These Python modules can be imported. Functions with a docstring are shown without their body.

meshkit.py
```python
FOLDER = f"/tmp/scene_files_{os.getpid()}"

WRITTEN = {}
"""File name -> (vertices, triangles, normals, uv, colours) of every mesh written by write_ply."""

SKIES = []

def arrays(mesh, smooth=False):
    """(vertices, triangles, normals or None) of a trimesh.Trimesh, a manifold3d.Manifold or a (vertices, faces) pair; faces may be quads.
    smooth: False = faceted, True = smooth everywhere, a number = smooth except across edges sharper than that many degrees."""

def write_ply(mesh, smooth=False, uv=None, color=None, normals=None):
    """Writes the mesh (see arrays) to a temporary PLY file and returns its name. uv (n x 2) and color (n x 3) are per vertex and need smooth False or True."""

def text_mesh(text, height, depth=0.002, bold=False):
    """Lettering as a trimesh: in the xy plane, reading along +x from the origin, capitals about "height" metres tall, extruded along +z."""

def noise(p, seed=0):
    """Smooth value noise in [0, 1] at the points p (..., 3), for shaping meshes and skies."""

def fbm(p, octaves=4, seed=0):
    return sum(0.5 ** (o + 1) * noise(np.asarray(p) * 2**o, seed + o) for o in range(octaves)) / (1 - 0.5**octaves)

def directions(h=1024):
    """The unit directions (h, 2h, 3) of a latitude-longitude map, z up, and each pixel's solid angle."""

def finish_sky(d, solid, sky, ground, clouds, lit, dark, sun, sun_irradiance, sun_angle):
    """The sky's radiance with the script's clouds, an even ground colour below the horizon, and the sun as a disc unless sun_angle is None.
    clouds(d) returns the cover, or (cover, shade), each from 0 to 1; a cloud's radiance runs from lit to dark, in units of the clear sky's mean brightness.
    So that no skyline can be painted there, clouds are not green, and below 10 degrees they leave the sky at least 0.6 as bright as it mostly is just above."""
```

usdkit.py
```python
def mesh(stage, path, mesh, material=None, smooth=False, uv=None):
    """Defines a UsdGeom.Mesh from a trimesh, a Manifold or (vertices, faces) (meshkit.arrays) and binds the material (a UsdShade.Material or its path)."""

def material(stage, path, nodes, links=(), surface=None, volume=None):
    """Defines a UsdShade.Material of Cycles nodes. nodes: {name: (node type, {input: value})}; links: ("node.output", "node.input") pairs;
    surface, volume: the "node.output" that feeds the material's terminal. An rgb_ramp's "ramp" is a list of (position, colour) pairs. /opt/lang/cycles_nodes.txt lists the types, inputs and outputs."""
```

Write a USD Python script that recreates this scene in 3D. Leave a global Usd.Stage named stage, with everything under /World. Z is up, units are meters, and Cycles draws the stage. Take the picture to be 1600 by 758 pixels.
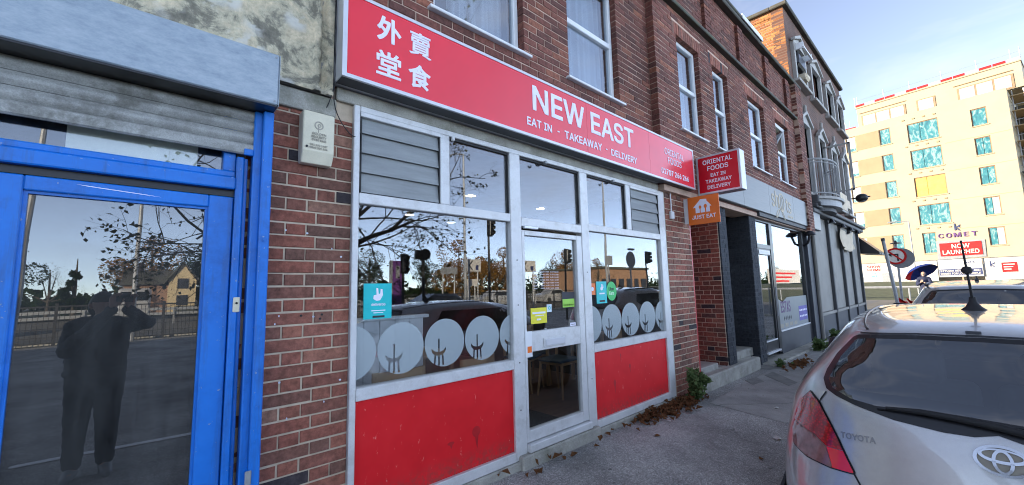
import math, random, json
import numpy as np, trimesh, usdkit, meshkit, manifold3d
from manifold3d import Manifold
from shapely.geometry import Polygon, Point, box as sbox, LineString
from shapely.ops import unary_union
from shapely import affinity
from scipy.interpolate import CubicSpline, PchipInterpolator, LinearNDInterpolator
from scipy.spatial import Delaunay, ConvexHull
from pxr import Usd, UsdGeom, UsdLux, UsdShade, Gf, Sdf, Vt

stage = Usd.Stage.CreateInMemory()
UsdGeom.SetStageUpAxis(stage, 'Z')
UsdGeom.Xform.Define(stage, '/World'); UsdGeom.Scope.Define(stage, '/World/Looks')
rng = np.random.default_rng(7); random.seed(7)

# ---------------------------------------------------------------- camera, sky, sun, exposure
EYE = np.array([0.0, -2.73, 1.6485])
YAW, PITCH, ROLL = np.radians([42.604, 6.35, -1.40])
FWD = np.array([math.sin(YAW)*math.cos(PITCH), math.cos(YAW)*math.cos(PITCH), math.sin(PITCH)])
_r = np.array([math.cos(YAW), -math.sin(YAW), 0.0]); _u = np.cross(_r, FWD)
RIGHT = _r*math.cos(ROLL)+_u*math.sin(ROLL); UP = -_r*math.sin(ROLL)+_u*math.cos(ROLL)
cam = UsdGeom.Camera.Define(stage, '/World/camera')
cam.CreateHorizontalApertureAttr(36.0); cam.CreateVerticalApertureAttr(36.0*485/1024)
cam.CreateFocalLengthAttr(36.0*643.4/1600); cam.CreateClippingRangeAttr((0.03, 5000.0))
cam.AddTransformOp().Set(Gf.Matrix4d(*[*RIGHT, 0], *[*UP, 0], *[*(-FWD), 0], *[*EYE, 1]))
cam.CreateExposureAttr(EXPOSURE := 2.02)
SUN_EL, SUN_W = math.radians(15.5), math.radians(41)
SUN = np.array([-math.sin(SUN_W)*math.cos(SUN_EL), math.cos(SUN_W)*math.cos(SUN_EL), math.sin(SUN_EL)])
sun = UsdLux.DistantLight.Define(stage, '/World/sun')
sun.CreateIntensityAttr(0.9); sun.CreateAngleAttr(0.5); sun.CreateNormalizeAttr(True); sun.CreateColorAttr(Gf.Vec3f(1.0, 0.86, 0.66))
_x = np.cross([0, 0, 1], SUN); _x /= np.linalg.norm(_x); _y = np.cross(SUN, _x)
sun.AddTransformOp().Set(Gf.Matrix4d(*[*_x, 0], *[*_y, 0], *[*SUN, 0], 0, 0, 50, 1))
mat = lambda p, n, l=(), s=None, v=None: usdkit.material(stage, '/World/Looks/'+p, n, l, s, v)
sky_mat = mat('sky_look', {
    'sky': ('sky_texture', {'sky_type': 'single_scattering', 'sun_disc': False, 'sun_elevation': SUN_EL, 'sun_rotation': math.atan2(SUN[0], SUN[1]), 'air_density': 0.5, 'aerosol_density': 0.1, 'ozone_density': 1.6}),
    'tc': ('texture_coordinate', {}), 'mp': ('mapping', {'scale': (1.2, 1.2, 4.0)}),
    'n': ('noise_texture', {'scale': 2.1, 'detail': 6.0, 'roughness': 0.6, 'distortion': 0.5}),
    'ga': ('gamma', {'gamma': 1.05}), 'hs': ('hsv', {'saturation': .68}),
    'r': ('map_range', {'from_min': 0.48, 'from_max': 0.8, 'to_min': 0.0, 'to_max': 0.38, 'clamp': True}),
    'mx': ('mix_color', {'b': (2.7, 2.65, 2.65)}), 'bg': ('background_shader', {'strength': 0.12})},
    [('tc.generated', 'mp.vector'), ('mp.vector', 'n.vector'), ('n.fac', 'r.value'), ('r.result', 'mx.fac'), ('sky.color', 'ga.color'), ('ga.color', 'hs.color'), ('hs.color', 'mx.a'), ('mx.result', 'bg.color')], 'bg.background')
dome = UsdLux.DomeLight.Define(stage, '/World/sky')
UsdShade.MaterialBindingAPI.Apply(dome.GetPrim()).Bind(sky_mat)
dome.GetPrim().SetCustomDataByKey('kind', 'structure')

# ---------------------------------------------------------------- materials
def M(name, color, rough=0.6, var=0.18, scale=7.0, fine=0.0, bump=0.0, bscale=80.0, metallic=0.0, coat=0.0, croughness=0.05, ior=1.5, tint=None, stretch=(1, 1, 1), dirt=None, dscale=1.5, spec=None):
    """noise-varied paint: colour darkened and lightened by two noises, optional dirt colour in large uneven patches"""
    n = {'g': ('geometry', {}), 'mp': ('mapping', {'scale': stretch}), 'n1': ('noise_texture', {'scale': scale, 'detail': 5.0, 'roughness': 0.6}),
         'r1': ('map_range', {'from_min': 0.3, 'from_max': 0.7, 'to_min': 1-var, 'to_max': 1+var}),
         'c': ('vector_math', {'math_type': 'scale', 'vector1': color}),
         'p': ('principled_bsdf', {'roughness': rough, 'metallic': metallic, 'specular_ior_level': .5 if spec is None else spec, 'coat_weight': coat, 'coat_roughness': croughness, 'ior': ior})}
    l = [('g.position', 'mp.vector'), ('mp.vector', 'n1.vector'), ('n1.fac', 'r1.value'), ('r1.result', 'c.scale')]
    out = 'c.vector'
    if fine:
        n['n2'] = ('noise_texture', {'scale': 160.0, 'detail': 3.0, 'roughness': 0.7}); n['r2'] = ('map_range', {'from_min': 0.3, 'from_max': 0.7, 'to_min': 1-fine, 'to_max': 1+fine})
        n['c2'] = ('vector_math', {'math_type': 'scale'}); l += [('g.position', 'n2.vector'), ('n2.fac', 'r2.value'), (out, 'c2.vector1'), ('r2.result', 'c2.scale')]; out = 'c2.vector'
    if dirt is not None:
        n['n3'] = ('noise_texture', {'scale': dscale, 'detail': 8.0, 'roughness': 0.72}); n['r3'] = ('map_range', {'from_min': 0.5, 'from_max': 0.68, 'to_min': 0.0, 'to_max': 0.85})
        n['c3'] = ('mix_color', {'b': dirt}); l += [('g.position', 'n3.vector'), ('n3.fac', 'r3.value'), ('r3.result', 'c3.fac'), (out, 'c3.a')]; out = 'c3.result'
    l.append((out, 'p.base_color'))
    if bump:
        n['n4'] = ('noise_texture', {'scale': bscale, 'detail': 4.0}); n['b'] = ('bump', {'strength': bump, 'distance': 0.004})
        l += [('g.position', 'n4.vector'), ('n4.fac', 'b.height'), ('b.normal', 'p.normal')]
    return mat(name, n, l, 'p.BSDF')

def brick_mat(name, stops, bump=0.5):
    return mat(name, {'a': ('attribute', {'attribute': 'tone'}), 's': ('separate_xyz', {}), 'r': ('rgb_ramp', {'ramp': stops}), 'g': ('geometry', {}),
        'n': ('noise_texture', {'scale': 26.0, 'detail': 6.0, 'roughness': 0.7}), 'm': ('map_range', {'from_min': 0.28, 'from_max': 0.72, 'to_min': 0.5, 'to_max': 1.5}),
        'n3': ('noise_texture', {'scale': 1.15, 'detail': 5.0, 'roughness': 0.65}), 'm3': ('map_range', {'from_min': 0.35, 'from_max': 0.7, 'to_min': 1.3, 'to_max': 0.65}), 'mm': ('math', {'math_type': 'multiply'}),
        'c': ('vector_math', {'math_type': 'scale'}), 'n2': ('noise_texture', {'scale': 140.0, 'detail': 3.0}), 'b': ('bump', {'strength': bump, 'distance': 0.003}),
        'p': ('principled_bsdf', {'roughness': 0.88, 'specular_ior_level': 0.3})},
        [('a.vector', 's.vector'), ('s.x', 'r.fac'), ('g.position', 'n.vector'), ('n.fac', 'm.value'), ('g.position', 'n3.vector'), ('n3.fac', 'm3.value'), ('m.result', 'mm.value1'), ('m3.result', 'mm.value2'), ('r.color', 'c.vector1'), ('mm.value', 'c.scale'),
         ('c.vector', 'p.base_color'), ('g.position', 'n2.vector'), ('n2.fac', 'b.height'), ('b.normal', 'p.normal')], 'p.BSDF')
RED_BRICK = brick_mat('red_brick', [(0, (.045, .038, .042)), (.045, (.055, .043, .045)), (.06, (.15, .078, .058)), (.3, (.20, .084, .06)), (.7, (.245, .086, .06)), (.93, (.27, .105, .07)), (1, (.28, .15, .105))])
UPPER_BRICK = brick_mat('brown_red_brick', [(0, (.10, .044, .036)), (.4, (.145, .055, .042)), (.85, (.175, .065, .048)), (1, (.25, .095, .058))])
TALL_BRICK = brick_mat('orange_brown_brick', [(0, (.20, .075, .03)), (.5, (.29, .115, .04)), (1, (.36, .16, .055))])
CHAR_BRICK = brick_mat('charcoal_painted_brick', [(0, (.03, .034, .042)), (1, (.042, .047, .056))], 0.3)
MORTAR = M('mortar', (.52, .42, .31), .95, .2, 9, bump=.4)
MORTAR_UP = M('upper_mortar', (.50, .35, .265), .95, .2, 6, bump=.4)
MORTAR_DK = M('painted_mortar', (.03, .034, .042), .8, .15)
TARMAC = mat('tarmac', {'g': ('geometry', {}), 'v': ('voronoi_texture', {'scale': 150.0}), 'n': ('noise_texture', {'scale': 0.8, 'detail': 6.0, 'roughness': 0.65}), 'n2': ('noise_texture', {'scale': 60.0, 'detail': 4.0, 'roughness': .7}),
    'r': ('rgb_ramp', {'ramp': [(0, (.18, .173, .163)), (.45, (.28, .27, .253)), (.75, (.36, .348, .328)), (.93, (.46, .445, .42)), (1, (.62, .60, .57))]}), 's': ('separate_xyz', {}),
    'm': ('map_range', {'from_min': .35, 'from_max': .65, 'to_min': .62, 'to_max': 1.35}), 'm2': ('map_range', {'from_min': .3, 'from_max': .7, 'to_min': .8, 'to_max': 1.2}), 'mm': ('math', {'math_type': 'multiply'}), 'c': ('vector_math', {'math_type': 'scale'}),
    'b': ('bump', {'strength': .7, 'distance': .004}), 'p': ('principled_bsdf', {'roughness': .85})},
    [('g.position', 'v.vector'), ('v.color', 's.vector'), ('s.x', 'r.fac'), ('g.position', 'n.vector'), ('n.fac', 'm.value'), ('g.position', 'n2.vector'), ('n2.fac', 'm2.value'), ('m.result', 'mm.value1'), ('m2.result', 'mm.value2'), ('r.color', 'c.vector1'), ('mm.value', 'c.scale'),
     ('c.vector', 'p.base_color'), ('v.distance', 'b.height'), ('b.normal', 'p.normal')], 'p.BSDF')
PATCH = M('old_asphalt', (.30, .288, .268), .9, .22, 3, fine=.35, bump=.6, bscale=120)
ROAD = M('road_asphalt', (.1, .098, .095), .85, .15, 1.2, fine=.25, bump=.3)
CONCRETE = M('mossy_concrete', (.36, .345, .30), .9, .22, 5, fine=.22, bump=.5, bscale=60, dirt=(.17, .17, .125), dscale=3)
COVER = M('pale_slab', (.2, .195, .18), .9, .2, 8, fine=.2, bump=.3)
GRASS = M('verge_grass', (.058, .068, .034), .9, .35, 2.5, fine=.4, bump=.8, bscale=25)
EARTH = M('earth', (.12, .11, .09), .95, .25, .3, fine=.2)
ALU = M('brushed_aluminium', (.64, .64, .635), .45, .07, 5, fine=.06, metallic=.25, dirt=(.52, .51, .49), dscale=9)
ALU_DK = M('louvre_slat_grey', (.27, .285, .285), .55, .14, 5, fine=.08, metallic=.2, stretch=(.6, 1, 5))
SIGNFRAME = M('sign_frame_silver', (.62, .63, .66), .35, .06, 4, metallic=.45)
GALV = mat('galvanised_steel', {'g': ('geometry', {}), 'mp': ('mapping', {'scale': (1, 1, 2.2)}), 'v': ('noise_texture', {'scale': 9.0, 'detail': 8.0, 'roughness': .78}), 'r': ('rgb_ramp', {'ramp': [(.25, (.20, .25, .29)), (.45, (.30, .355, .40)), (.6, (.38, .43, .47)), (.8, (.52, .56, .60))]}), 'p': ('principled_bsdf', {'metallic': .5, 'roughness': .45}), 'rr': ('map_range', {'from_min': .3, 'from_max': .7, 'to_min': .32, 'to_max': .6})},
    [('g.position', 'mp.vector'), ('mp.vector', 'v.vector'), ('v.fac', 'r.fac'), ('r.color', 'p.base_color'), ('v.fac', 'rr.value'), ('rr.result', 'p.roughness')], 'p.BSDF')
SLAT = M('dirty_steel_slat', (.33, .33, .31), .55, .2, 14, fine=.2, metallic=.4, dirt=(.13, .125, .105), dscale=6)
DARKSTEEL = M('black_steel', (.018, .018, .02), .5, .2, 8)
BLUE = mat('blue_gloss_paint', {'g': ('geometry', {}), 'n': ('noise_texture', {'scale': 4.0, 'detail': 6.0, 'roughness': .7}), 'r': ('rgb_ramp', {'ramp': [(.3, (.006, .11, .42)), (.5, (.006, .16, .60)), (.7, (.008, .185, .66))]}),
    'n2': ('noise_texture', {'scale': 42.0, 'detail': 5.0, 'roughness': .65}), 'k2': ('map_range', {'from_min': .665, 'from_max': .69, 'to_min': 0, 'to_max': .7, 'clamp': True}), 'm2': ('mix_color', {'b': (.33, .37, .42)}),
    'mp': ('mapping', {'scale': (14, 14, 1.3)}), 'n3': ('noise_texture', {'scale': 1.6, 'detail': 6.0, 'roughness': .7}), 'k3': ('map_range', {'from_min': .52, 'from_max': .72, 'to_min': 0, 'to_max': .45, 'clamp': True}), 'm3': ('mix_color', {'b': (.04, .07, .12)}),
    'b': ('bump', {'strength': .15, 'distance': .003}), 'p': ('principled_bsdf', {}), 'rr': ('map_range', {'from_min': .3, 'from_max': .7, 'to_min': .28, 'to_max': .5})},
    [('g.position', 'n.vector'), ('n.fac', 'r.fac'), ('n.fac', 'rr.value'), ('rr.result', 'p.roughness'), ('g.position', 'n2.vector'), ('n2.fac', 'k2.value'), ('k2.result', 'm2.fac'), ('r.color', 'm2.a'), ('g.position', 'mp.vector'), ('mp.vector', 'n3.vector'), ('n3.fac', 'k3.value'), ('k3.result', 'm3.fac'), ('m2.result', 'm3.a'), ('m3.result', 'p.base_color'), ('n2.fac', 'b.height'), ('b.normal', 'p.normal')], 'p.BSDF')
PAPER = M('aged_paper', (.74, .74, .62), .8, .1)
STAIN = M('dark_red_stain', (.42, .008, .012), .5, .2)
SPECK = M('pale_paint_speck', (.6, .62, .72), .6)
REDPANEL = mat('scuffed_red_panel', {'g': ('geometry', {}), 'n': ('noise_texture', {'scale': 5.0, 'detail': 5.0}), 'mp': ('mapping', {'scale': (30, 1, 9), 'rotation': (0, .5, 0)}), 'w': ('noise_texture', {'scale': 1.0, 'detail': 6.0, 'roughness': .75}),
    'r': ('rgb_ramp', {'ramp': [(0, (.58, .010, .014)), (.5, (.70, .014, .02)), (1, (.76, .025, .03))]}), 'k': ('map_range', {'from_min': .625, 'from_max': .665, 'to_min': 0, 'to_max': .6}), 'm': ('mix_color', {'b': (.85, .4, .34)}),
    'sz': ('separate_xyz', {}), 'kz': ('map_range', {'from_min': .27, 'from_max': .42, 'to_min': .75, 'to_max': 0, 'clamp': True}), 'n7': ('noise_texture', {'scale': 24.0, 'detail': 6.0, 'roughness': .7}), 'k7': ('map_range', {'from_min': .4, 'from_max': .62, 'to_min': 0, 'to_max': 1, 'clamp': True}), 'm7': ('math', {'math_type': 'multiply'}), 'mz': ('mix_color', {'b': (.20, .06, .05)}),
    'n5': ('noise_texture', {'scale': 3.3, 'detail': 3.0}), 'k5': ('map_range', {'from_min': .7, 'from_max': .78, 'to_min': 0, 'to_max': .7}), 'm5': ('mix_color', {'b': (.4, .012, .016)}),
    'b': ('bump', {'strength': .25, 'distance': .003}), 'p': ('principled_bsdf', {'roughness': .5, 'specular_ior_level': .25})},
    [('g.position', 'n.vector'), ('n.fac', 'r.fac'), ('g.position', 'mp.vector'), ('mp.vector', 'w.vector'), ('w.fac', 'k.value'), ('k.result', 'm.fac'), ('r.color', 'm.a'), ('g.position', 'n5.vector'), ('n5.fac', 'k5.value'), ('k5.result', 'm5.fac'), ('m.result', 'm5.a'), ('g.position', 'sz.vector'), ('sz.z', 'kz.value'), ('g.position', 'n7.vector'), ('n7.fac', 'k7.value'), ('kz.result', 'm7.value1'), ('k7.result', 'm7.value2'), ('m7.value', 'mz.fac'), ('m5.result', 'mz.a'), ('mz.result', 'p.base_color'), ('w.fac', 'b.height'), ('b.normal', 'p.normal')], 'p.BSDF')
SIGNRED = M('red_acrylic', (.78, .006, .025), .3, .05, 2, coat=.7, croughness=.12, ior=1.55)
SIGNRED2 = M('red_lit_sign', (.66, .006, .02), .25, .05, 2)
LETTER = M('white_vinyl', (.82, .80, .9), .4, .03)
WHITE = M('white_paint', (.78, .78, .77), .5, .06, 6, dirt=(.55, .54, .5), dscale=5)
UPVC = M('white_upvc', (.74, .75, .76), .3, .05, 5)
CREAM = M('cream_plastic', (.66, .61, .46), .5, .08, 9, fine=.05)
EMBOSS = M('grey_print', (.34, .31, .25), .6)
BLACK = M('black_gloss', (.012, .012, .014), .3, .1)
RUBBER = M('black_rubber', (.02, .02, .021), .7, .1)
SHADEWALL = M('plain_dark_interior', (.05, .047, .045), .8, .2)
FLOORW = M('worn_wood_floor', (.13, .075, .05), .35, .3, 3, stretch=(1, 8, 1))
MATBLK = M('black_doormat', (.014, .015, .016), .95, .2, 60)
CEIL = M('interior_ceiling', (.5, .5, .5), .8, .1)
BEECH = M('beech_wood', (.42, .27, .14), .45, .12, 6, stretch=(1, 1, .2))
SEATBLUE = M('slate_blue_vinyl', (.05, .09, .13), .5, .1)
WHITEBOARDING = M('white_boarding', (.84, .86, .88), .5, .05)
CURTAIN = M('pale_curtain', (.78, .78, .77), .8, .08, 4)
ORANGE = M('orange_sign', (.82, .17, .02), .35, .04)
TEAL = M('teal_print', (.0, .50, .52), .4, .04)
YELLOW = M('yellow_print', (.75, .68, .02), .4, .04)
GREEN = M('green_print', (.03, .5, .12), .4, .04)
LIME = M('lime_print', (.3, .62, .05), .4, .04)
PRINTDK = M('dark_print', (.02, .022, .03), .5)
CHARCOAL = M('charcoal_paint', (.035, .04, .05), .5, .15, 6, bump=.2)
REDDOOR = M('red_door_paint', (.42, .012, .02), .35, .1)
STEELFASCIA = mat('brushed_steel_fascia', {'g': ('geometry', {}), 'mp': ('mapping', {'scale': (1, 1, 60)}), 'n': ('noise_texture', {'scale': 3.0, 'detail': 4.0}), 'r': ('map_range', {'from_min': .3, 'from_max': .7, 'to_min': .3, 'to_max': .42}), 'p': ('principled_bsdf', {'metallic': .25, 'base_color': (.15, .155, .15), 'specular_ior_level': .35})},
    [('g.position', 'mp.vector'), ('mp.vector', 'n.vector'), ('n.fac', 'r.value'), ('r.result', 'p.roughness')], 'p.BSDF')
GOLD = M('bronze_letter', (.25, .19, .1), .35, .1, metallic=.8)
GREYPANEL = M('grey_cladding', (.25, .238, .21), .7, .1, 1.5, fine=.08, dirt=(.17, .16, .14), dscale=1.2)
STONETRIM = M('painted_stone_trim', (.36, .345, .32), .7, .12, 5)
DARKTRIM = M('dark_grey_trim', (.06, .062, .066), .6, .15)
RAILGREY = M('grey_railing_paint', (.3, .3, .3), .5, .1)
COPING = M('dark_coping', (.07, .065, .055), .9, .25, 4, dirt=(.07, .085, .04), dscale=3)
CREAMRENDER = M('cream_render', (.37, .305, .205), .9, .05, .6, fine=.04)
TANPANEL = M('tan_panel', (.27, .19, .11), .8, .08, 1)
TEALFILM = mat('blue_protective_film', {'g': ('geometry', {}), 'mp': ('mapping', {'scale': (1, 1, .45)}), 'n': ('noise_texture', {'scale': 3.2, 'detail': 5.0, 'distortion': 1.2}), 'r': ('rgb_ramp', {'ramp': [(.28, (.012, .07, .095)), (.42, (.02, .13, .16)), (.52, (.035, .18, .20)), (.6, (.22, .28, .27)), (.66, (.05, .2, .22)), (.8, (.17, .16, .13))]}), 'p': ('principled_bsdf', {'roughness': .3})},
    [('g.position', 'mp.vector'), ('mp.vector', 'n.vector'), ('n.fac', 'r.fac'), ('r.color', 'p.base_color')], 'p.BSDF')
GREYFILM = M('dusty_grey_glazing', (.32, .34, .33), .35, .25, 2)
BROWNFRAME = M('brown_window_frame', (.25, .15, .08), .6)
OSB = M('orange_board', (.62, .33, .08), .8, .2, 2)
SAFERED = M('safety_red', (.50, .018, .018), .6, spec=.15)
HOARDWHITE = M('white_hoarding', (.46, .44, .41), .6, .05)
NAVY = M('navy_print', (.02, .03, .1), .5)
PURPLE = M('purple_letter', (.09, .03, .14), .5)
CYANP = M('cyan_print', (.1, .5, .62), .5)
SCAFF = M('scaffold_tube', (.35, .34, .33), .45, .1, metallic=.6)
SCAFFWOOD = M('scaffold_board', (.4, .28, .15), .85, .2)
STEEL = M('galvanised_post', (.3, .31, .32), .5, .12, 5, metallic=.4)
BLACKPAINT = M('matt_black_metal', (.02, .02, .022), .55, .1)
SIGNGREY = M('sign_back_grey', (.2, .21, .22), .5)
ROUNDELWHITE = M('roundel_white', (.7, .68, .62), .5)
CLOTH = M('banner_cloth', (.62, .52, .38), .85, .12, 3)
SILVER = mat('silver_car_paint', {'g': ('geometry', {}), 'n': ('noise_texture', {'scale': 900.0, 'detail': 2.0}), 'r': ('map_range', {'from_min': .3, 'from_max': .7, 'to_min': .9, 'to_max': 1.1}), 'c': ('vector_math', {'math_type': 'scale', 'vector1': (.52, .515, .505)}), 'n2': ('noise_texture', {'scale': 2.5, 'detail': 7.0, 'roughness': .7}), 'r2': ('map_range', {'from_min': .35, 'from_max': .75, 'to_min': .24, 'to_max': .34}),
    'p': ('principled_bsdf', {'metallic': .5, 'coat_weight': 1.0, 'coat_roughness': .03, 'coat_ior': 1.55})},
    [('g.position', 'n.vector'), ('n.fac', 'r.value'), ('r.result', 'c.scale'), ('c.vector', 'p.base_color'), ('g.position', 'n2.vector'), ('n2.fac', 'r2.value'), ('r2.result', 'p.roughness')], 'p.BSDF')
CARWHITE = M('pale_silver_paint', (.55, .54, .52), .3, .05, metallic=.5, coat=1.0)
CARNAVY = M('dark_blue_car_paint', (.02, .026, .045), .25, .05, coat=1.0)
CHROME = M('chrome', (.42, .42, .43), .14, .03, metallic=1.0)
CHROMEDK = M('tarnished_chrome', (.35, .35, .36), .3, .1, metallic=.9)
LENSRED = mat('red_lens', {'g': ('geometry', {}), 'v': ('voronoi_texture', {'scale': 90.0}), 'r': ('rgb_ramp', {'ramp': [(0, (.72, .010, .022)), (.6, (.46, .006, .014)), (1, (.26, .004, .009))]}), 's': ('math', {'math_type': 'multiply', 'value2': 1.6}), 'p': ('principled_bsdf', {'roughness': .12, 'coat_weight': 1.0})},
    [('g.position', 'v.vector'), ('v.distance', 's.value1'), ('s.value', 'r.fac'), ('r.color', 'p.base_color')], 'p.BSDF')
LENSBRIGHT = M('bright_red_lens', (.92, .02, .03), .1, .1, coat=1.0)
LENSCLEAR = M('smoky_pink_lens', (.26, .12, .115), .12, .25, 40, coat=1.0)
TYREM = M('tyre', (.018, .018, .018), .85)
SKIN = M('skin', (.42, .26, .19), .5, .06)
JACKET = M('dark_jacket', (.045, .048, .055), .8, .2)
JEANS = M('dark_trousers', (.035, .036, .042), .85, .2)
NAVYCOAT = M('navy_hoodie', (.012, .017, .05), .85, .15)
HAIR = M('dark_hair', (.012, .01, .009), .5, .2)
UMBBLUE = M('blue_umbrella_cloth', (.014, .028, .15), .6, spec=.2)
TRUNK = M('bark', (.07, .058, .045), .95, .25, 8, bump=.6, bscale=20)
def leaf(name, a, b):
    return mat(name, {'oi': ('geometry', {}), 'r': ('rgb_ramp', {'ramp': [(0, a), (1, b)]}), 'd': ('diffuse_bsdf', {}), 't': ('translucent_bsdf', {}), 'm': ('mix_closure', {'fac': .35})},
        [('oi.random_per_island', 'r.fac'), ('r.color', 'd.color'), ('r.color', 't.color'), ('d.BSDF', 'm.closure1'), ('t.BSDF', 'm.closure2')], 'm.closure')
LEAFDK = leaf('dark_green_leaf', (.02, .035, .015), (.06, .08, .03)); LEAFGR = leaf('green_leaf', (.035, .06, .02), (.10, .13, .05)); LEAFAU = leaf('autumn_leaf', (.22, .11, .025), (.4, .22, .05))
LEAFOL = leaf('olive_leaf', (.06, .06, .025), (.13, .12, .05)); LEAFDRY = leaf('dry_leaf', (.20, .10, .05), (.5, .31, .18)); WEEDL = leaf('weed_leaf', (.14, .20, .08), (.4, .47, .28))
def glassy(name, f_ior, tint=(1, 1, 1), rough=0.0, wobble=.02, dust=0.0):
    if dust: return glassy_dusty(name, f_ior, tint, wobble, dust)
    return mat(name, {'t': ('transparent_bsdf', {'color': tint}), 'g': ('glossy_bsdf', {'roughness': rough, 'color': (.97, .98, 1)}), 'f': ('fresnel', {}), 'm': ('mix_closure', {}), 'gg': ('geometry', {}), 'io': ('map_range', {'from_min': 0, 'from_max': 1, 'to_min': f_ior, 'to_max': 1/f_ior}), 'n': ('noise_texture', {'scale': 2.2, 'detail': 1.0}), 'b': ('bump', {'strength': wobble, 'distance': .02})},
        [('gg.backfacing', 'io.value'), ('io.result', 'f.IOR'), ('f.fac', 'm.fac'), ('t.BSDF', 'm.closure1'), ('g.BSDF', 'm.closure2'), ('gg.position', 'n.vector'), ('n.fac', 'b.height'), ('b.normal', 'g.normal')], 'm.closure')
def glassy_dusty(name, f_ior, tint, wobble, dust):
    return mat(name, {'t': ('transparent_bsdf', {'color': tint}), 'g': ('glossy_bsdf', {'roughness': 0.0, 'color': (.97, .98, 1)}), 'f': ('fresnel', {}), 'm': ('mix_closure', {}), 'gg': ('geometry', {}), 'io': ('map_range', {'from_min': 0, 'from_max': 1, 'to_min': f_ior, 'to_max': 1/f_ior}), 'n': ('noise_texture', {'scale': 2.2, 'detail': 1.0}), 'b': ('bump', {'strength': wobble, 'distance': .02}),
        'd': ('diffuse_bsdf', {'color': (.5, .5, .47)}), 'mp': ('mapping', {'scale': (3, 1, .7)}), 'n2': ('noise_texture', {'scale': 2.0, 'detail': 7.0, 'roughness': .7}), 'k': ('map_range', {'from_min': .35, 'from_max': .75, 'to_min': dust*.4, 'to_max': dust*1.8}), 'm2': ('mix_closure', {})},
        [('gg.backfacing', 'io.value'), ('io.result', 'f.IOR'), ('f.fac', 'm.fac'), ('t.BSDF', 'm.closure1'), ('g.BSDF', 'm.closure2'), ('gg.position', 'n.vector'), ('n.fac', 'b.height'), ('b.normal', 'g.normal'), ('gg.position', 'mp.vector'), ('mp.vector', 'n2.vector'), ('n2.fac', 'k.value'), ('k.result', 'm2.fac'), ('m.closure', 'm2.closure1'), ('d.BSDF', 'm2.closure2')], 'm2.closure')
PANE = glassy('shop_window_glass', 2.1, (.9, .92, .92)); PANEDK = glassy('tinted_door_glass', 2.25, (.5, .52, .53), dust=.028); PANEUP = glassy('upper_window_glass', 2.9, (.75, .8, .84), wobble=.05)
CARGLASS = glassy('tinted_car_glass', 2.5, (.45, .48, .5), wobble=0.0)
VINYL = M('grey_frosted_vinyl', (.20, .225, .23), .4, .05)
FROST = mat('frosted_vinyl', {'p': ('principled_bsdf', {'base_color': (.31, .355, .365), 'roughness': .35}), 't': ('transparent_bsdf', {}), 'm': ('mix_closure', {'fac': .5})}, [('p.BSDF', 'm.closure1'), ('t.BSDF', 'm.closure2')], 'm.closure')
def emit(name, c, s): return mat(name, {'e': ('emission', {'color': c, 'strength': s})}, [], 'e.emission')
LAMPW = emit('ceiling_lamp_glow', (1, .93, .8), 14.0); LAMPY = emit('warm_lamp_glow', (1, .72, .2), 8.0)
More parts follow.
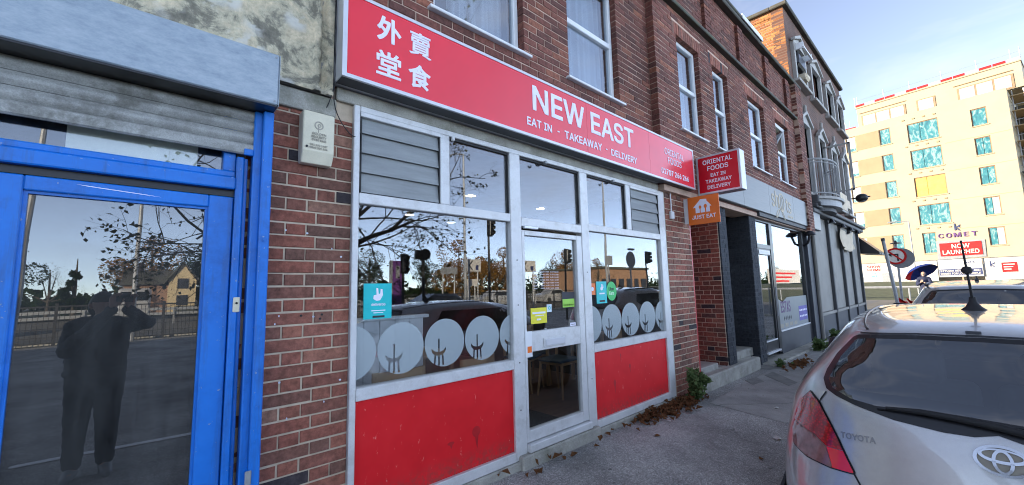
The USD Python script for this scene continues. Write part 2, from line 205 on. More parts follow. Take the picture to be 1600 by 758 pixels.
STUCCO = mat('peeling_stucco', {'g': ('geometry', {}), 'n': ('noise_texture', {'scale': 4.2, 'detail': 9.0, 'roughness': .72, 'distortion': .4}), 'n2': ('noise_texture', {'scale': 18.0, 'detail': 6.0, 'roughness': .8}), 'a': ('attribute', {'attribute': 'tone'}), 's': ('separate_xyz', {}),
    'r': ('rgb_ramp', {'ramp': [(.28, (.13, .118, .095)), (.42, (.24, .22, .165)), (.47, (.50, .45, .32)), (.56, (.64, .54, .37)), (.66, (.70, .61, .44)), (.74, (.62, .45, .23)), (.85, (.70, .66, .54))]}),
    'r2': ('map_range', {'from_min': .3, 'from_max': .7, 'to_min': .62, 'to_max': 1.25}), 'c': ('vector_math', {'math_type': 'scale'}), 'm': ('mix_color', {'b': (.62, .60, .54)}), 'b': ('bump', {'strength': .8, 'distance': .006}), 'p': ('principled_bsdf', {'roughness': .92})},
    [('g.position', 'n.vector'), ('n.fac', 'r.fac'), ('g.position', 'n2.vector'), ('n2.fac', 'r2.value'), ('r.color', 'c.vector1'), ('r2.result', 'c.scale'), ('a.vector', 's.vector'), ('s.x', 'm.fac'), ('c.vector', 'm.a'), ('m.result', 'p.base_color'), ('n2.fac', 'b.height'), ('b.normal', 'p.normal')], 'p.BSDF')
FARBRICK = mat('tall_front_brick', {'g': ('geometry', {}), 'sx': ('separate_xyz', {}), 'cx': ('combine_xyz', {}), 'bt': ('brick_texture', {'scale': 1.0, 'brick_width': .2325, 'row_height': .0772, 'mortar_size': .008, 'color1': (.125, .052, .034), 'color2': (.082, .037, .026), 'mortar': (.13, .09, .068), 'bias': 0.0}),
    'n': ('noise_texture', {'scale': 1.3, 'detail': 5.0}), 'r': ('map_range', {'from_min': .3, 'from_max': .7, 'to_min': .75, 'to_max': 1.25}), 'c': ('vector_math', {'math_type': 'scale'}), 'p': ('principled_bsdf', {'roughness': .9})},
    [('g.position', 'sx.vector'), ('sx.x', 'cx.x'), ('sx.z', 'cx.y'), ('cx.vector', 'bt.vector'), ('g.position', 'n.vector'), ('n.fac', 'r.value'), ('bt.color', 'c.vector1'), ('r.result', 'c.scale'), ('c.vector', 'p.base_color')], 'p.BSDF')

# ---------------------------------------------------------------- helpers
class Node:
    def __init__(s, path, loc=(0, 0, 0)): s.path, s.loc, s.kids = path, np.array(loc, float), {}
TOP = Node('/World')
def numbered(parent, name):
    k = parent.kids.get(name, 0); parent.kids[name] = k+1
    return parent.path+'/'+(name if k == 0 else f'{name}_{k:03d}')
def tag(path, label=None, cat=None, group=None, kind=None):
    p = stage.GetPrimAtPath(path)
    for k, v in (('label', label), ('category', cat), ('group', group), ('kind', kind)):
        if v: p.SetCustomDataByKey(k, v)
def thing(name, label, cat, loc=(0, 0, 0), group=None, rotz=0.0):
    """an Xform at the thing's base; its parts are then given in world coordinates (rotz: in coordinates of the unturned thing)"""
    path = numbered(TOP, name); x = UsdGeom.Xform.Define(stage, path); x.AddTranslateOp().Set(Gf.Vec3d(*map(float, loc)))
    if rotz: x.AddRotateZOp().Set(rotz)
    tag(path, label, cat, group); return Node(path, loc)
def dup(src, label, loc, rotz=0.0, group=None, cat=None):
    path = numbered(TOP, src.path.split('/')[-1]); x = UsdGeom.Xform.Define(stage, path)
    x.GetPrim().GetReferences().AddInternalReference(src.path)
    x.ClearXformOpOrder(); x.AddTranslateOp().Set(Gf.Vec3d(*map(float, loc))); x.AddRotateZOp().Set(float(rotz)); x.GetPrim().SetInstanceable(True)
    tag(path, label, cat, group); return Node(path, loc)
def part(parent, name, mesh, material, label=None, smooth=False, kind=None, tone=None, cat=None, group=None):
    path = numbered(parent, name); v, f, n = meshkit.arrays(mesh, smooth) if not isinstance(mesh, MB) else mesh.arrays(smooth)
    m = UsdGeom.Mesh.Define(stage, path)
    m.CreatePointsAttr(Vt.Vec3fArray.FromNumpy((v-parent.loc).astype(np.float32)))
    m.CreateFaceVertexCountsAttr(Vt.IntArray.FromNumpy(np.full(len(f), 3, np.int32))); m.CreateFaceVertexIndicesAttr(Vt.IntArray.FromNumpy(f.astype(np.int32).ravel()))
    m.CreateSubdivisionSchemeAttr('none')
    if n is not None: m.CreateNormalsAttr(Vt.Vec3fArray.FromNumpy(n.astype(np.float32))); m.SetNormalsInterpolation('vertex')
    if tone is not None:
        t = np.broadcast_to(np.asarray(tone, np.float32).reshape(-1, 1), (len(v), 1)).repeat(3, 1)
        UsdGeom.PrimvarsAPI(m).CreatePrimvar('tone', Sdf.ValueTypeNames.Color3fArray, 'vertex').Set(Vt.Vec3fArray.FromNumpy(np.ascontiguousarray(t)))
    UsdShade.MaterialBindingAPI.Apply(m.GetPrim()).Bind(material)
    tag(path, label, cat, group, kind); return Node(path, parent.loc)
def solo(name, mesh, material, label, cat, smooth=False, group=None, kind=None):
    return part(TOP, name, mesh, material, label, smooth, kind, cat=cat, group=group)
def struct(name, mesh, material, smooth=False, kind='structure'): return part(TOP, name, mesh, material, None, smooth, kind)

_c = np.array([[sx, sy, sz] for sx in (-1, 1) for sy in (-1, 1) for sz in (-1, 1)], float)
_cv = np.array([np.where(np.arange(3) == k, c, c*0.5) for c in _c for k in range(3)])   # 24 points of a chamfered box, only for its hull
_ch = ConvexHull(_cv); _cf = _ch.simplices.copy()
for _i, _s in enumerate(_cf):
    if np.cross(_cv[_s[1]]-_cv[_s[0]], _cv[_s[2]]-_cv[_s[0]])@_cv[_s].mean(0) < 0: _cf[_i] = _s[::-1]
_axis = np.tile(np.eye(3), (8, 1)); _sgn = np.repeat(_c, 3, 0)
_bv = (_c+1)/2; _bh = ConvexHull(_bv); _bf = _bh.simplices.copy()
for _i, _s in enumerate(_bf):
    if np.cross(_bv[_s[1]]-_bv[_s[0]], _bv[_s[2]]-_bv[_s[0]])@(_bv[_s].mean(0)-.5) < 0: _bf[_i] = _s[::-1]
class MB:
    """collects pieces that become ONE mesh"""
    def __init__(s): s.v, s.f, s.n = [], [], 0
    def add(s, v, f): s.v.append(np.asarray(v, float)); s.f.append(np.asarray(f)+s.n); s.n += len(v); return s
    def mesh(s, m): v, f, _ = meshkit.arrays(m); return s.add(v, f)
    def box(s, x0, x1, y0, y1, z0, z1, c=0.0):
        lo, hi = np.minimum([x0, y0, z0], [x1, y1, z1]), np.maximum([x0, y0, z0], [x1, y1, z1])
        if c <= 0: return s.add(lo+_bv*(hi-lo), _bf)
        c = min(c, (hi-lo).min()*.45); return s.add((lo+hi)/2+_sgn*((hi-lo)/2-c*(1-_axis)), _cf)
    def tube(s, pts, r, n=8, cap=True):
        p = np.asarray(pts, float); r = np.broadcast_to(r, (len(p),)); t = np.gradient(p, axis=0); t /= np.linalg.norm(t, axis=1, keepdims=True)+1e-12
        ref = np.array([0, 0, 1.0]) if abs(t[:, 2]).mean() < .8 else np.array([1.0, 0.1, 0]); a = np.cross(t, ref); a /= np.linalg.norm(a, axis=1, keepdims=True)+1e-12; b = np.cross(t, a)
        g = np.arange(n)*2*np.pi/n; v = (p[:, None]+r[:, None, None]*(np.cos(g)[None, :, None]*a[:, None]+np.sin(g)[None, :, None]*b[:, None])).reshape(-1, 3); f = []
        i, j = np.meshgrid(np.arange(len(p)-1), np.arange(n), indexing='ij'); j2 = (j+1) % n
        f = np.concatenate([np.stack([i*n+j, i*n+j2, (i+1)*n+j2], -1).reshape(-1, 3), np.stack([i*n+j, (i+1)*n+j2, (i+1)*n+j], -1).reshape(-1, 3)])
        if cap:
            k = len(v); v = np.vstack([v, p[0], p[-1]]); jj = np.arange(n); e = (len(p)-1)*n
            f = np.vstack([f, np.stack([np.full(n, k), (jj+1) % n, jj], 1), np.stack([np.full(n, k+1), e+jj, e+(jj+1) % n], 1)])
        return s.add(v, f)
    def arrays(s, smooth=False): return meshkit.arrays((np.vstack(s.v), np.vstack(s.f)), smooth)
def B(x0, x1, y0, y1, z0, z1, c=0.004): return MB().box(x0, x1, y0, y1, z0, z1, c)
def ext(poly, d):
    gs = getattr(poly, 'geoms', [poly]); return trimesh.util.concatenate([trimesh.creation.extrude_polygon(g, d, engine='earcut') for g in gs if g.area > 1e-9])
def onto(mesh, o, u, v, w):
    """places a mesh built in the xy plane (extruded along z): x along u, y along v, z along w, from o"""
    vv, f, _ = meshkit.arrays(mesh); return vv@np.array([u, v, w], float)+np.asarray(o, float), f
def facade(poly, y, d):          # polygon in (x, z), its outer face at y, thickness d into the building
    v, f = onto(ext(poly, d), (0, y+d, 0), (1, 0, 0), (0, 0, 1), (0, -1, 0)); return v, f
def xplane(poly, x, d):          # polygon in (-y, z) seen from -x, outer face at x
    v, f = onto(ext(poly, d), (x+d, 0, 0), (0, -1, 0), (0, 0, 1), (-1, 0, 0)); return v, f
_tc = {}
def text(s, w=None, h=.1, d=.002, bold=True):
    key = (s, bold)
    if key not in _tc: m = meshkit.text_mesh(s, 1.0, 1.0, bold); _tc[key] = (np.array(m.vertices), np.array(m.faces))
    v, f = _tc[key]; v = v.copy(); v[:, 0] -= v[:, 0].min(); wid = v[:, 0].max()
    v *= [(w/wid if w else h), h, d]; return (v, f)
def ftext(s, x, z, w, h, y, d=.003, bold=True):
    v, f = text(s, w, h, d, bold); return onto((v, f), (x, y, z), (1, 0, 0), (0, 0, 1), (0, -1, 0))
def lathe(prof, o, n=24, axis=2):
    m = trimesh.creation.revolve(np.array(prof, float), sections=n); v = np.array(m.vertices)
    if axis == 0: v = v[:, [2, 0, 1]]
    if axis == 1: v = v[:, [1, 2, 0]]
    return v+np.array(o, float), np.array(m.faces)
def flip(m): v, f, _ = meshkit.arrays(m); return v, f[:, ::-1]
R = lambda x0, x1, z0, z1: sbox(min(x0, x1), min(z0, z1), max(x0, x1), max(z0, z1))

# ---- brickwork: every brick its own box, proud of the mortar
PITCH, BL, BH = .0772, .2325, .0665
_kb = lambda a: np.array([[(a[0], a[2], 0), (a[1], a[2], 0), (a[1], a[3], 0), (a[0], a[3], 0)]])
def brick_rects(u0, u1, v0, v1, holes=(), bond='stretcher', off=0.0):
    out = []; r = int(math.floor(v0/PITCH)); J = .010
    while r*PITCH < v1-.02:
        a, b = max(r*PITCH, v0), min(r*PITCH+BH, v1); mid = (a+b)/2
        if b-a > .02:
            cuts = sorted([(h[0], h[1]) for h in holes if h[2] < mid < h[3]]); iv, x = [], u0
            for c in cuts:
                if c[0] > x: iv.append((x, min(c[0], u1)))
                x = max(x, c[1])
            if x < u1: iv.append((x, u1))
            if bond == 'stretcher': mods = [BL]; start = off+(BL/2 if r % 2 else 0)
            else: mods = [BL, BL/2]; start = off+(BL*.75 if r % 2 else 0)
            tot = sum(mods)
            for i0, i1 in iv:
                k = math.floor((i0-start)/tot)-1; x = start+k*tot; j = 0; edges = []
                while x < i1:
                    w = mods[j % len(mods)]; e0, e1 = max(x, i0), min(x+w-J, i1)
                    if e1-e0 > .004: edges.append([e0, e1])
                    x += w; j += 1
                if len(edges) > 1 and edges[0][1]-edges[0][0] < .045: edges[1][0] = edges[0][0]; edges.pop(0)
                if len(edges) > 1 and edges[-1][1]-edges[-1][0] < .045: edges[-2][1] = edges[-1][1]; edges.pop()
                if edges and i1-edges[-1][1] < .03: edges[-1][1] = i1
                if edges and edges[0][0]-i0 < .03: edges[0][0] = i0
                out += [(e0, e1, a, b) for e0, e1 in edges]
        r += 1
    return out
_bfaces = np.array([[0, 1, 5], [0, 5, 4], [1, 2, 6], [1, 6, 5], [2, 3, 7], [2, 7, 6], [3, 0, 4], [3, 4, 7], [4, 5, 9], [4, 9, 8], [5, 6, 10], [5, 10, 9], [6, 7, 11], [6, 11, 10], [7, 4, 8], [7, 8, 11], [8, 9, 10], [8, 10, 11]])
def brick_mesh(rc, to_world, depth=.10, proud=.0, c=.0035):
    u0, u1, v0, v1 = rc; j = rng.normal(0, .0012, 4); p = proud+rng.normal(0, .0012)
    ring = np.array([(u0+j[0], v0+j[1]), (u1+j[2], v0+j[1]), (u1+j[2], v1+j[3]), (u0+j[0], v1+j[3])]); ins = ring+np.array([(c, c), (-c, c), (-c, -c), (c, -c)])
    v = np.vstack([np.c_[ring, np.full(4, -depth)], np.c_[ring, np.full(4, p-c)], np.c_[ins, p+rng.normal(0, .0006, 4)]])
    return to_world(v), _bfaces
def project(p):
    q = np.asarray(p, float)-EYE; d = q@FWD; k = 643.4
    return 800+k*(q@RIGHT)/d, 379-k*(q@UP)/d, d
def size_px(v):
    x, y, d = project(v)
    if d.min() < .1: return 0
    cx, cy = x.mean(), y.mean()
    if not (-20 < cx < 1620 and -20 < cy < 778): return 0
    return (x.max()-x.min())*(y.max()-y.min())
def lay_bricks(parent, groups, limit=300):
    """groups: (rects, to_world, depth, material). The ones that show largest become parts, the rest one stuff part per material."""
    made = []
    for rects, tw, depth, m in groups:
        for rc in rects: v, f = brick_mesh(rc, tw, depth); made.append((size_px(v[4:]), v, f, m, rng.random()))
    order = sorted(range(len(made)), key=lambda i: -made[i][0]); big = set(i for i in order[:limit] if made[i][0] > 0); rest = {}
    for i, (s, v, f, m, t) in enumerate(made):
        if i in big: part(parent, 'brick', (v, f), m, tone=t)
        else: rest.setdefault(str(m.GetPath()), [m, MB(), []]); rest[str(m.GetPath())][1].add(v, f); rest[str(m.GetPath())][2].append(np.full(len(v), t))
    for m, mb, tones in rest.values(): part(parent, 'distant_brickwork', mb, m, tone=np.concatenate(tones), kind='stuff')
front = lambda y: (lambda v: np.c_[v[:, 0], y-v[:, 2], v[:, 1]])             # (u, v, w) -> wall facing the street
side = lambda x: (lambda v: np.c_[x-v[:, 2], -v[:, 0], v[:, 1]])             # wall facing -x, u = -y

# ---------------------------------------------------------------- the ground and the setting
def gz(x, y):
    y = np.asarray(y, float); return np.where(y > 0, .125, np.where(y > -3, .125+.0475*y, -.0175))
def sheet(xs, ys, z):
    X, Y = np.meshgrid(xs, ys, indexing='ij'); Z = z(X, Y) if callable(z) else np.full(X.shape, z); v = np.c_[X.ravel(), Y.ravel(), Z.ravel()]; n = len(ys)
    i, j = np.meshgrid(np.arange(len(xs)-1), np.arange(n-1), indexing='ij'); a = (i*n+j).ravel()
    return v, np.vstack([np.stack([a, a+n, a+n+1], 1), np.stack([a, a+n+1, a+1], 1)])
struct('ground', sheet(np.array([-600, -200, -60, -20, 0, 20, 30, 60, 200, 600.]), np.array([-600, -200, -60, -30, -19.6, -10, -3, 0, 5, 30, 100, 600.]), lambda x, y: gz(x, y)-.012), EARTH)
def pave(x, y): return gz(x, y)+.004*(meshkit.fbm(np.stack([x*.9, y*.9, 0*x], -1), 3, 3)-.5)
struct('pavement', sheet(np.arange(-30, 23.01, .25), np.r_[np.arange(-19.5, -4, .75), np.arange(-4, .36, .12)], pave), TARMAC, smooth=True)
struct('road', sheet(np.linspace(-300, 300, 40), np.array([-44., -32, -20.2]), -.035), ROAD)
struct('side_road', sheet(np.linspace(23.2, 40, 12), np.linspace(-20.1, 60, 12), lambda x, y: gz(x, y)-.006), ROAD)
struct('kerb', MB().box(-80, 23, -20.15, -19.95, -.1, .06, .02).box(23.0, 23.2, -20.1, 0.3, -.1, .09, .02), CONCRETE)
def bank(x, y): return np.interp(x, [40, 41.5, 57, 75], [-.01, .12, 1.36, 1.4])+.06*(meshkit.fbm(np.stack([x*.5, y*.5, 0*x], -1), 3, 5)-.5)
struct('grass_verge', sheet(np.linspace(40, 75, 50), np.linspace(-40, 60, 80), bank), GRASS, smooth=True)
struct('far_verge', sheet(np.linspace(-200, 200, 60), np.linspace(-90, -44.2, 12), lambda x, y: .02+.15*meshkit.fbm(np.stack([x*.1, y*.1, 0*x], -1), 3, 8)), GRASS)
struct('bay_line', (lambda m: (m[0]*[1, 1, 1]+[0, 0, -.0175+.004], m[1]))(onto(ext(LineString([(-0.77, -3.89), (1.77, -3.70)]).buffer(.05), .003), (0, 0, 0), (1, 0, 0), (0, 1, 0), (0, 0, 1))), WHITE)
struct('lane_line', MB().box(-100, 100, -26.1, -25.98, -.0355, -.031).box(-100, 100, -38.1, -37.98, -.0355, -.031), WHITE)
# patches, covers and slabs in the tarmac
def flat(poly, dz):
    v, f = onto(ext(poly, 1.0), (0, 0, 0), (1, 0, 0), (0, 1, 0), (0, 0, .006)); v[:, 2] += gz(v[:, 0], v[:, 1])+dz; return v, f
struct('tarmac_patch', flat(Polygon([(5.6, -.35), (8.9, -.28), (9.2, -1.0), (8.5, -1.9), (6.4, -1.9), (5.5, -1.2)]), 0.0), PATCH)
struct('tarmac_patch', flat(Polygon([(9.3, -.35), (13, -.4), (13, -1.5), (9.6, -1.7)]), 0.0), PATCH)
DARKPATCH = M('dark_asphalt', (.165, .161, .155), .9, .3, 4, fine=.4, bump=.7, bscale=120)
DARKPATCH = M('dark_asphalt', (.20, .193, .182), .9, .3, 4, fine=.4, bump=.7, bscale=120)
def crack(pts, w, seed):
    g = np.random.default_rng(seed); p = np.array(pts, float); t = np.linspace(0, len(p)-1, 10*len(p)); q = np.c_[np.interp(t, np.arange(len(p)), p[:, 0]), np.interp(t, np.arange(len(p)), p[:, 1])]+g.normal(0, .012, (len(t), 2)); return flat(LineString(q).buffer(w, 2), .003)
for k, pts in enumerate([[(5.5, -.4), (6.6, -1.2), (7.6, -1.4), (9.5, -1.75)], [(9.3, -.35), (9.6, -1.7)], [(10.5, -.4), (10.8, -1.6)]]): struct('tarmac_crack', crack(pts, .003, 80+k), DARKPATCH)
_g = np.random.default_rng(90); gum = MB()
for _ in range(60): cx, cy, rr = _g.uniform(1.5, 9), _g.uniform(-2.4, -.2), _g.uniform(.008, .022); th_ = np.linspace(0, 2*math.pi, 9)[:-1]; vv = np.c_[cx+rr*np.cos(th_)*_g.uniform(.8, 1.2, 8), cy+rr*np.sin(th_), np.zeros(8)]; vv[:, 2] = gz(vv[:, 0], vv[:, 1])+.005; gum.add(np.vstack([vv, [[cx, cy, gz(cx, cy)+.006]]]), np.stack([np.full(8, 8), np.arange(8), (np.arange(8)+1) % 8], 1))
struct('gum_spots', gum, DARKPATCH, kind='stuff')
for i, (poly, lab) in enumerate([(Polygon([(7.35, -.80), (7.66, -.84), (8.2, -.36), (7.8, -.35)]), 'pale inspection cover slab nearest the silver hatchback in the pavement'), (Polygon([(7.0, -.42), (7.35, -.47), (7.55, -.3), (7.2, -.25)]), 'small pale cover slab nearest the concrete step in the pavement'), (Polygon([(8.15, -.05), (8.7, .0), (9.2, -.38), (8.6, -.42)]), 'long pale cover slab in the pavement near the hair salon door')]):
    solo('cover_slab', flat(poly, .004), COVER, lab, 'cover slab')

# ---------------------------------------------------------------- brick pier and peeling render of the shuttered shop
shop = thing('shuttered_shop_building', 'shop building with peeling cream render above a red brick pier and blue front', 'building', (-1, 0, .12))
part(shop, 'wall_backing', MB().box(.5405, 1.05, .006, .25, .05, 2.93).box(-6, -.95, .006, .25, .05, 2.93).box(.40, .5405, .03, .25, .05, 2.93), MORTAR)
xs, zs = np.arange(-1.3, .905, .012), np.arange(2.93, 4.6, .012)
XX, ZZ = np.meshgrid(xs, zs, indexing='ij'); pp = np.stack([XX, ZZ, 0*XX], -1)
n1 = meshkit.fbm(pp*4.5, 5, 11); n2 = meshkit.fbm(pp*16, 3, 4); flake = np.clip((n1-.50)*9, 0, 1); flake = np.where(XX > .72, flake*.3, flake)
ridge = np.where((XX > .765) & (XX < .805+.012*n2), .018, 0)-np.where((XX > .812+.015*n2) & (XX < .85+.012*n1), .022, 0)
YY = -.05-.007*flake-.006*n2-ridge-.012*np.exp(-((ZZ-2.945)/.02)**2)
v = np.c_[XX.ravel(), YY.ravel(), ZZ.ravel()]; n = len(zs); i, j = np.meshgrid(np.arange(len(xs)-1), np.arange(n-1), indexing='ij'); a = (i*n+j).ravel()
part(shop, 'peeling_render', (v, np.vstack([np.stack([a, a+n, a+n+1], 1), np.stack([a, a+n+1, a+1], 1)])), STUCCO, tone=np.clip(flake*.75*(n2 > .42), 0, 1).ravel(), smooth=True, label='peeling cream and grey render with bare patches')
part(shop, 'upper_wall', MB().box(-6, -1.3, -.045, .25, 2.93, 6.6).box(-1.3, .9, -.045, .25, 4.6, 6.6).box(-1.3, .9, -.03, .25, 2.935, 4.6), GREYPANEL)
part(shop, 'unseen_terrace_wall', MB().box(-45, -6.2, -.04, 8, 0, 6.9), RED_BRICK, tone=.5, label='unseen brick terrace to the left, out of view, that shades the forecourt')  # out of view, blocks the low sun from the left and shades the forecourt
part(shop, 'roof', MB().box(-6, .9, .25, 8, 6.3, 6.5).box(-6, .9, 7.8, 8, 0, 6.5).box(-6.2, -6, 0, 8, 0, 6.5).box(.8, .88, .26, 7.8, .1, 6.3), SHADEWALL)  # unseen roof, back and side walls that keep skylight out of the rooms
part(shop, 'concrete_lintel', MB().box(.545, .93, -.028, .2, 2.8, 2.925, .006), CONCRETE)
lay_bricks(shop, [(brick_rects(.558, 1.048, .10, 2.80, bond='flemish', off=.43), front(0.0), .1, RED_BRICK), (brick_rects(.44, .52, .10, 2.65, off=.44), front(.03), .05, RED_BRICK)], 300)

for k, (x, z) in enumerate([(.64, 1.52), (.83, 1.505), (.62, 1.475), (.655, 1.14), (.905, .985), (1.0, 1.10), (.70, .93), (.78, 2.02), (.93, 1.93), (.99, 1.88), (.66, 2.03)]):
    part(shop, 'paint_speck', facade(affinity.scale(Point(x, z).buffer(1, 8), .004+.003*(k % 2), .006), -.0035, .002), SPECK)
for x, z in ((.76, 1.515), (.87, 1.49), (.88, 1.515)): part(shop, 'drill_hole', facade(Point(x, z).buffer(.007, 8), -.0037, .002), BLACK)

# ---------------------------------------------------------------- blue shopfront
blue = thing('blue_shopfront', 'bright blue timber shopfront and glazed door under the steel shutter', 'shopfront', (-.1, 0, .12))
part(blue, 'shutter_guide', MB().box(.462, .505, -.075, .0, .1, 2.70, .006).box(.500, .552, -.11, .0, .1, 2.70, .006), BLUE)
part(blue, 'jamb', MB().box(.388, .425, -.055, .08, .1, 2.42, .006).box(.425, .445, -.035, .08, .1, 2.42, .004), BLUE)
part(blue, 'jamb', MB().box(-.62, -.585, -.055, .08, .1, 2.42, .006), BLUE)
part(blue, 'head_beam', MB().box(-1.4, .388, -.055, .08, 2.232, 2.30, .006).box(-1.4, .388, -.04, .08, 2.30, 2.335, .006), BLUE)
part(blue, 'dark_gap_strip', MB().box(-.585, .388, -.012, .06, 2.195, 2.232), BLACK)  # black strip drawn as the dark gap between door and head beam
part(blue, 'transom_pane', B(-1.4, .33, .012, .018, 2.335, 2.68, 0), PANE)
part(blue, 'transom_stile', MB().box(.33, .388, -.03, .06, 2.335, 2.68, .005), BLUE)
part(blue, 'paper_backing', B(-.27, .22, .03, .036, 2.34, 2.6, 0), PAPER, label='pale paper sheet behind the transom glass')
door = part(blue, 'door', MB().box(.275, .385, -.028, .03, .16, 2.19, .005).box(-.583, -.375, -.028, .03, .16, 2.19, .005).box(-.375, .275, -.028, .03, 2.125, 2.19, .005).box(-.375, .275, -.028, .03, .16, .36, .005), BLUE)
part(door, 'door_bead', MB().box(.262, .275, -.012, .03, .36, 2.125).box(-.375, -.362, -.012, .03, .36, 2.125).box(-.362, .262, -.012, .03, 2.112, 2.125), BLUE)
part(door, 'door_glass', B(-.365, .265, .004, .010, .36, 2.115, 0), PANEDK)
lock = part(blue, 'lock_plate', B(.402, .434, -.062, -.054, 1.557, 1.637, .004), CREAM)
part(lock, 'keyhole', MB().mesh(lathe([(0, -.003), (.006, -.003), (.006, .003), (0, .003)], (.418, -.063, 1.605), 12, 1)), BLACK)
part(blue, 'guide_latch', B(.483, .512, -.118, -.108, .665, .735, .003), STEEL)
for z_ in (1.05, 1.95): part(blue, 'guide_screw', MB().mesh(lathe([(0, -.004), (.008, -.003), (.008, .004)], (.527, -.112, z_), 10, 1)), BLUE)
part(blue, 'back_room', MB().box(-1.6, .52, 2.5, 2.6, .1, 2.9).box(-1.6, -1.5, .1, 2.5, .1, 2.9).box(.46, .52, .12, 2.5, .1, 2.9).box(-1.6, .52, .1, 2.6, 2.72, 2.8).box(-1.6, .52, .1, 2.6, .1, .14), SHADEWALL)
part(door, 'paint_scratch', facade(Polygon([(-.22, 2.172), (.02, 2.156), (.08, 2.150), (.02, 2.153), (-.18, 2.166)]), -.0285, .001), LETTER)
part(blue, 'side_panel', MB().box(-1.4, -.62, -.02, .05, .1, 2.232, .004), BLUE)

shut = thing('roller_shutter', 'rolled up steel security shutter with galvanised box above the blue door', 'shutter', (-.4, 0, 2.44))
part(shut, 'housing_box', MB().box(-1.4, .548, -.205, -.06, 2.71, 3.012, .006), GALV)
part(shut, 'end_plate', MB().box(.5485, .5525, -.203, -.055, 2.705, 3.010, .001), GALV)
part(shut, 'box_underside', MB().box(-1.4, .546, -.198, -.05, 2.700, 2.7085), BLACK)
for xx, zz in ((.53, 2.73), (.53, 2.99)): part(shut, 'rivet', MB().mesh(lathe([(0, -.003), (.006, -.002), (.006, .004)], (xx, -.206, zz), 10, 1)), STEEL)
for k in range(4):
    z0 = 2.503+k*.068; prof = [(-.045-.018*math.sin(math.pi*t), z0+.066*t) for t in np.linspace(0, 1, 9)]
    vv = np.array([[x, y, z] for x in (-1.35, .475) for y, z in prof]); q = np.arange(8); part(shut, 'slat', (vv, np.vstack([np.stack([q, q+9, q+10], 1), np.stack([q, q+10, q+1], 1)])), SLAT, smooth=True)
part(shut, 'bottom_rail', MB().box(-1.35, .475, -.066, -.04, 2.437, 2.50, .008), SLAT)
part(shut, 'end_lock', B(.418, .462, -.075, -.05, 2.432, 2.468, .004), BLUE)

al = thing('alarm_box', 'cream burglar alarm box on the dark brick pier', 'alarm box', (.805, 0, 2.44))
part(al, 'cover', Manifold.batch_hull([Manifold.sphere(.012, 12).translate([x, y, z]) for x in (.722, .888) for z in (2.525, 2.765) for y in (-.085, -.012)]+[Manifold.sphere(.012, 12).translate([x, y, 2.462]) for x in (.724, .886) for y in (-.055, -.012)]), CREAM, smooth=40)
part(al, 'lower_cover', MB().box(.715, .895, -.09, -.01, 2.505, 2.512, .002), CREAM)
for s_, x_, z_, w_, h_ in (('GOLDEN', .764, 2.628, .083, .014), ('SECURITY', .760, 2.608, .09, .014), ('SYSTEMS', .762, 2.588, .086, .014), ('081 202 1407', .752, 2.556, .104, .012), ('0860 209 336', .752, 2.538, .104, .012)):
    part(al, 'lettering', ftext(s_, x_, z_, w_, h_, -.0985, .002), EMBOSS)
lg = unary_union([Point(.803, 2.69).buffer(.027).difference(Point(.803, 2.69).buffer(.02)), R(.798, .803, 2.645, 2.70), Point(.805, 2.69).buffer(.011).difference(Point(.805, 2.69).buffer(.007))])
part(al, 'emblem', facade(lg, -.0995, .002), EMBOSS)
part(al, 'lock_knob', MB().mesh(lathe([(0, -.004), (.007, -.003), (.007, .004)], (.735, -.0985, 2.545), 12, 1)), BLACK)
cab = MB()
for k, pts in enumerate([[(.905, -.05, 4.4), (.888, -.07, 3.9), (.90, -.065, 3.6), (.893, -.07, 3.35), (.905, -.07, 3.12), (.89, -.06, 2.95), (.87, -.03, 2.86), (.86, -.012, 2.79)], [(.915, -.055, 4.4), (.903, -.07, 3.8), (.895, -.07, 3.5), (.91, -.07, 3.2), (.90, -.062, 2.97), (.93, -.03, 2.84), (1.0, -.02, 2.74), (1.06, -.03, 2.70)]]):
    t = np.linspace(0, len(pts)-1, 40); cab.tube(CubicSpline(np.arange(len(pts)), np.array(pts))(t), .0035, 5)
solo('loose_cable', cab, RUBBER, 'thin black cables hanging beside the end of the red fascia sign', 'cable', smooth=True)

# ---------------------------------------------------------------- restaurant building: first floor brickwork, piers
rest = thing('restaurant_building', 'two storey red brick terrace over the restaurant and the salon', 'building', (6, 0, .12))
WIN = [(1.70, 2.74, 'A'), (3.44, 4.44, 'A'), (5.93, 6.72, 'B'), (7.27, 7.97, 'B'), (9.03, 10.04, 'B'), (10.86, 11.9, 'B')]
WZ0, WZ1, yB, XS = 3.955, 5.47, -.11, 5.24
hA = [(a, b, WZ0, WZ1) for a, b, s in WIN if s == 'A']; hB = [(a, b, WZ0, WZ1) for a, b, s in WIN if s == 'B']
def slab(x0, x1, z0, z1, holes, y, d): return facade(R(x0, x1, z0, z1).difference(unary_union([R(h[0]-.008, h[1]+.008, h[2]-.008, h[3]+.008) for h in holes])), y, d)
part(rest, 'first_floor_wall', slab(.885, XS, 2.93, 6.85, hA, .006, .25), MORTAR_UP)
part(rest, 'first_floor_wall', slab(XS+.008, 13.19, 2.93, 6.85, hB, yB+.006, .36), MORTAR_UP)
part(rest, 'ground_pier', MB().box(5.36, 6.095, -.034, .3, .05, 2.93), MORTAR)
part(rest, 'porch_side_wall', MB().box(7.156, 7.5, -.032, 1.2, .05, 2.93), MORTAR)
rev = lambda rects: rects
groups = [(brick_rects(5.365, 6.09, .10, 2.93, bond='flemish', off=.1), front(-.04), .1, RED_BRICK),
          (brick_rects(-1.1, .03, .30, 2.93, bond='flemish', off=.02), side(7.15), .1, RED_BRICK),
          (brick_rects(.9, XS-.003, 3.0, 6.84, hA, off=.03), front(0), .11, UPPER_BRICK)]
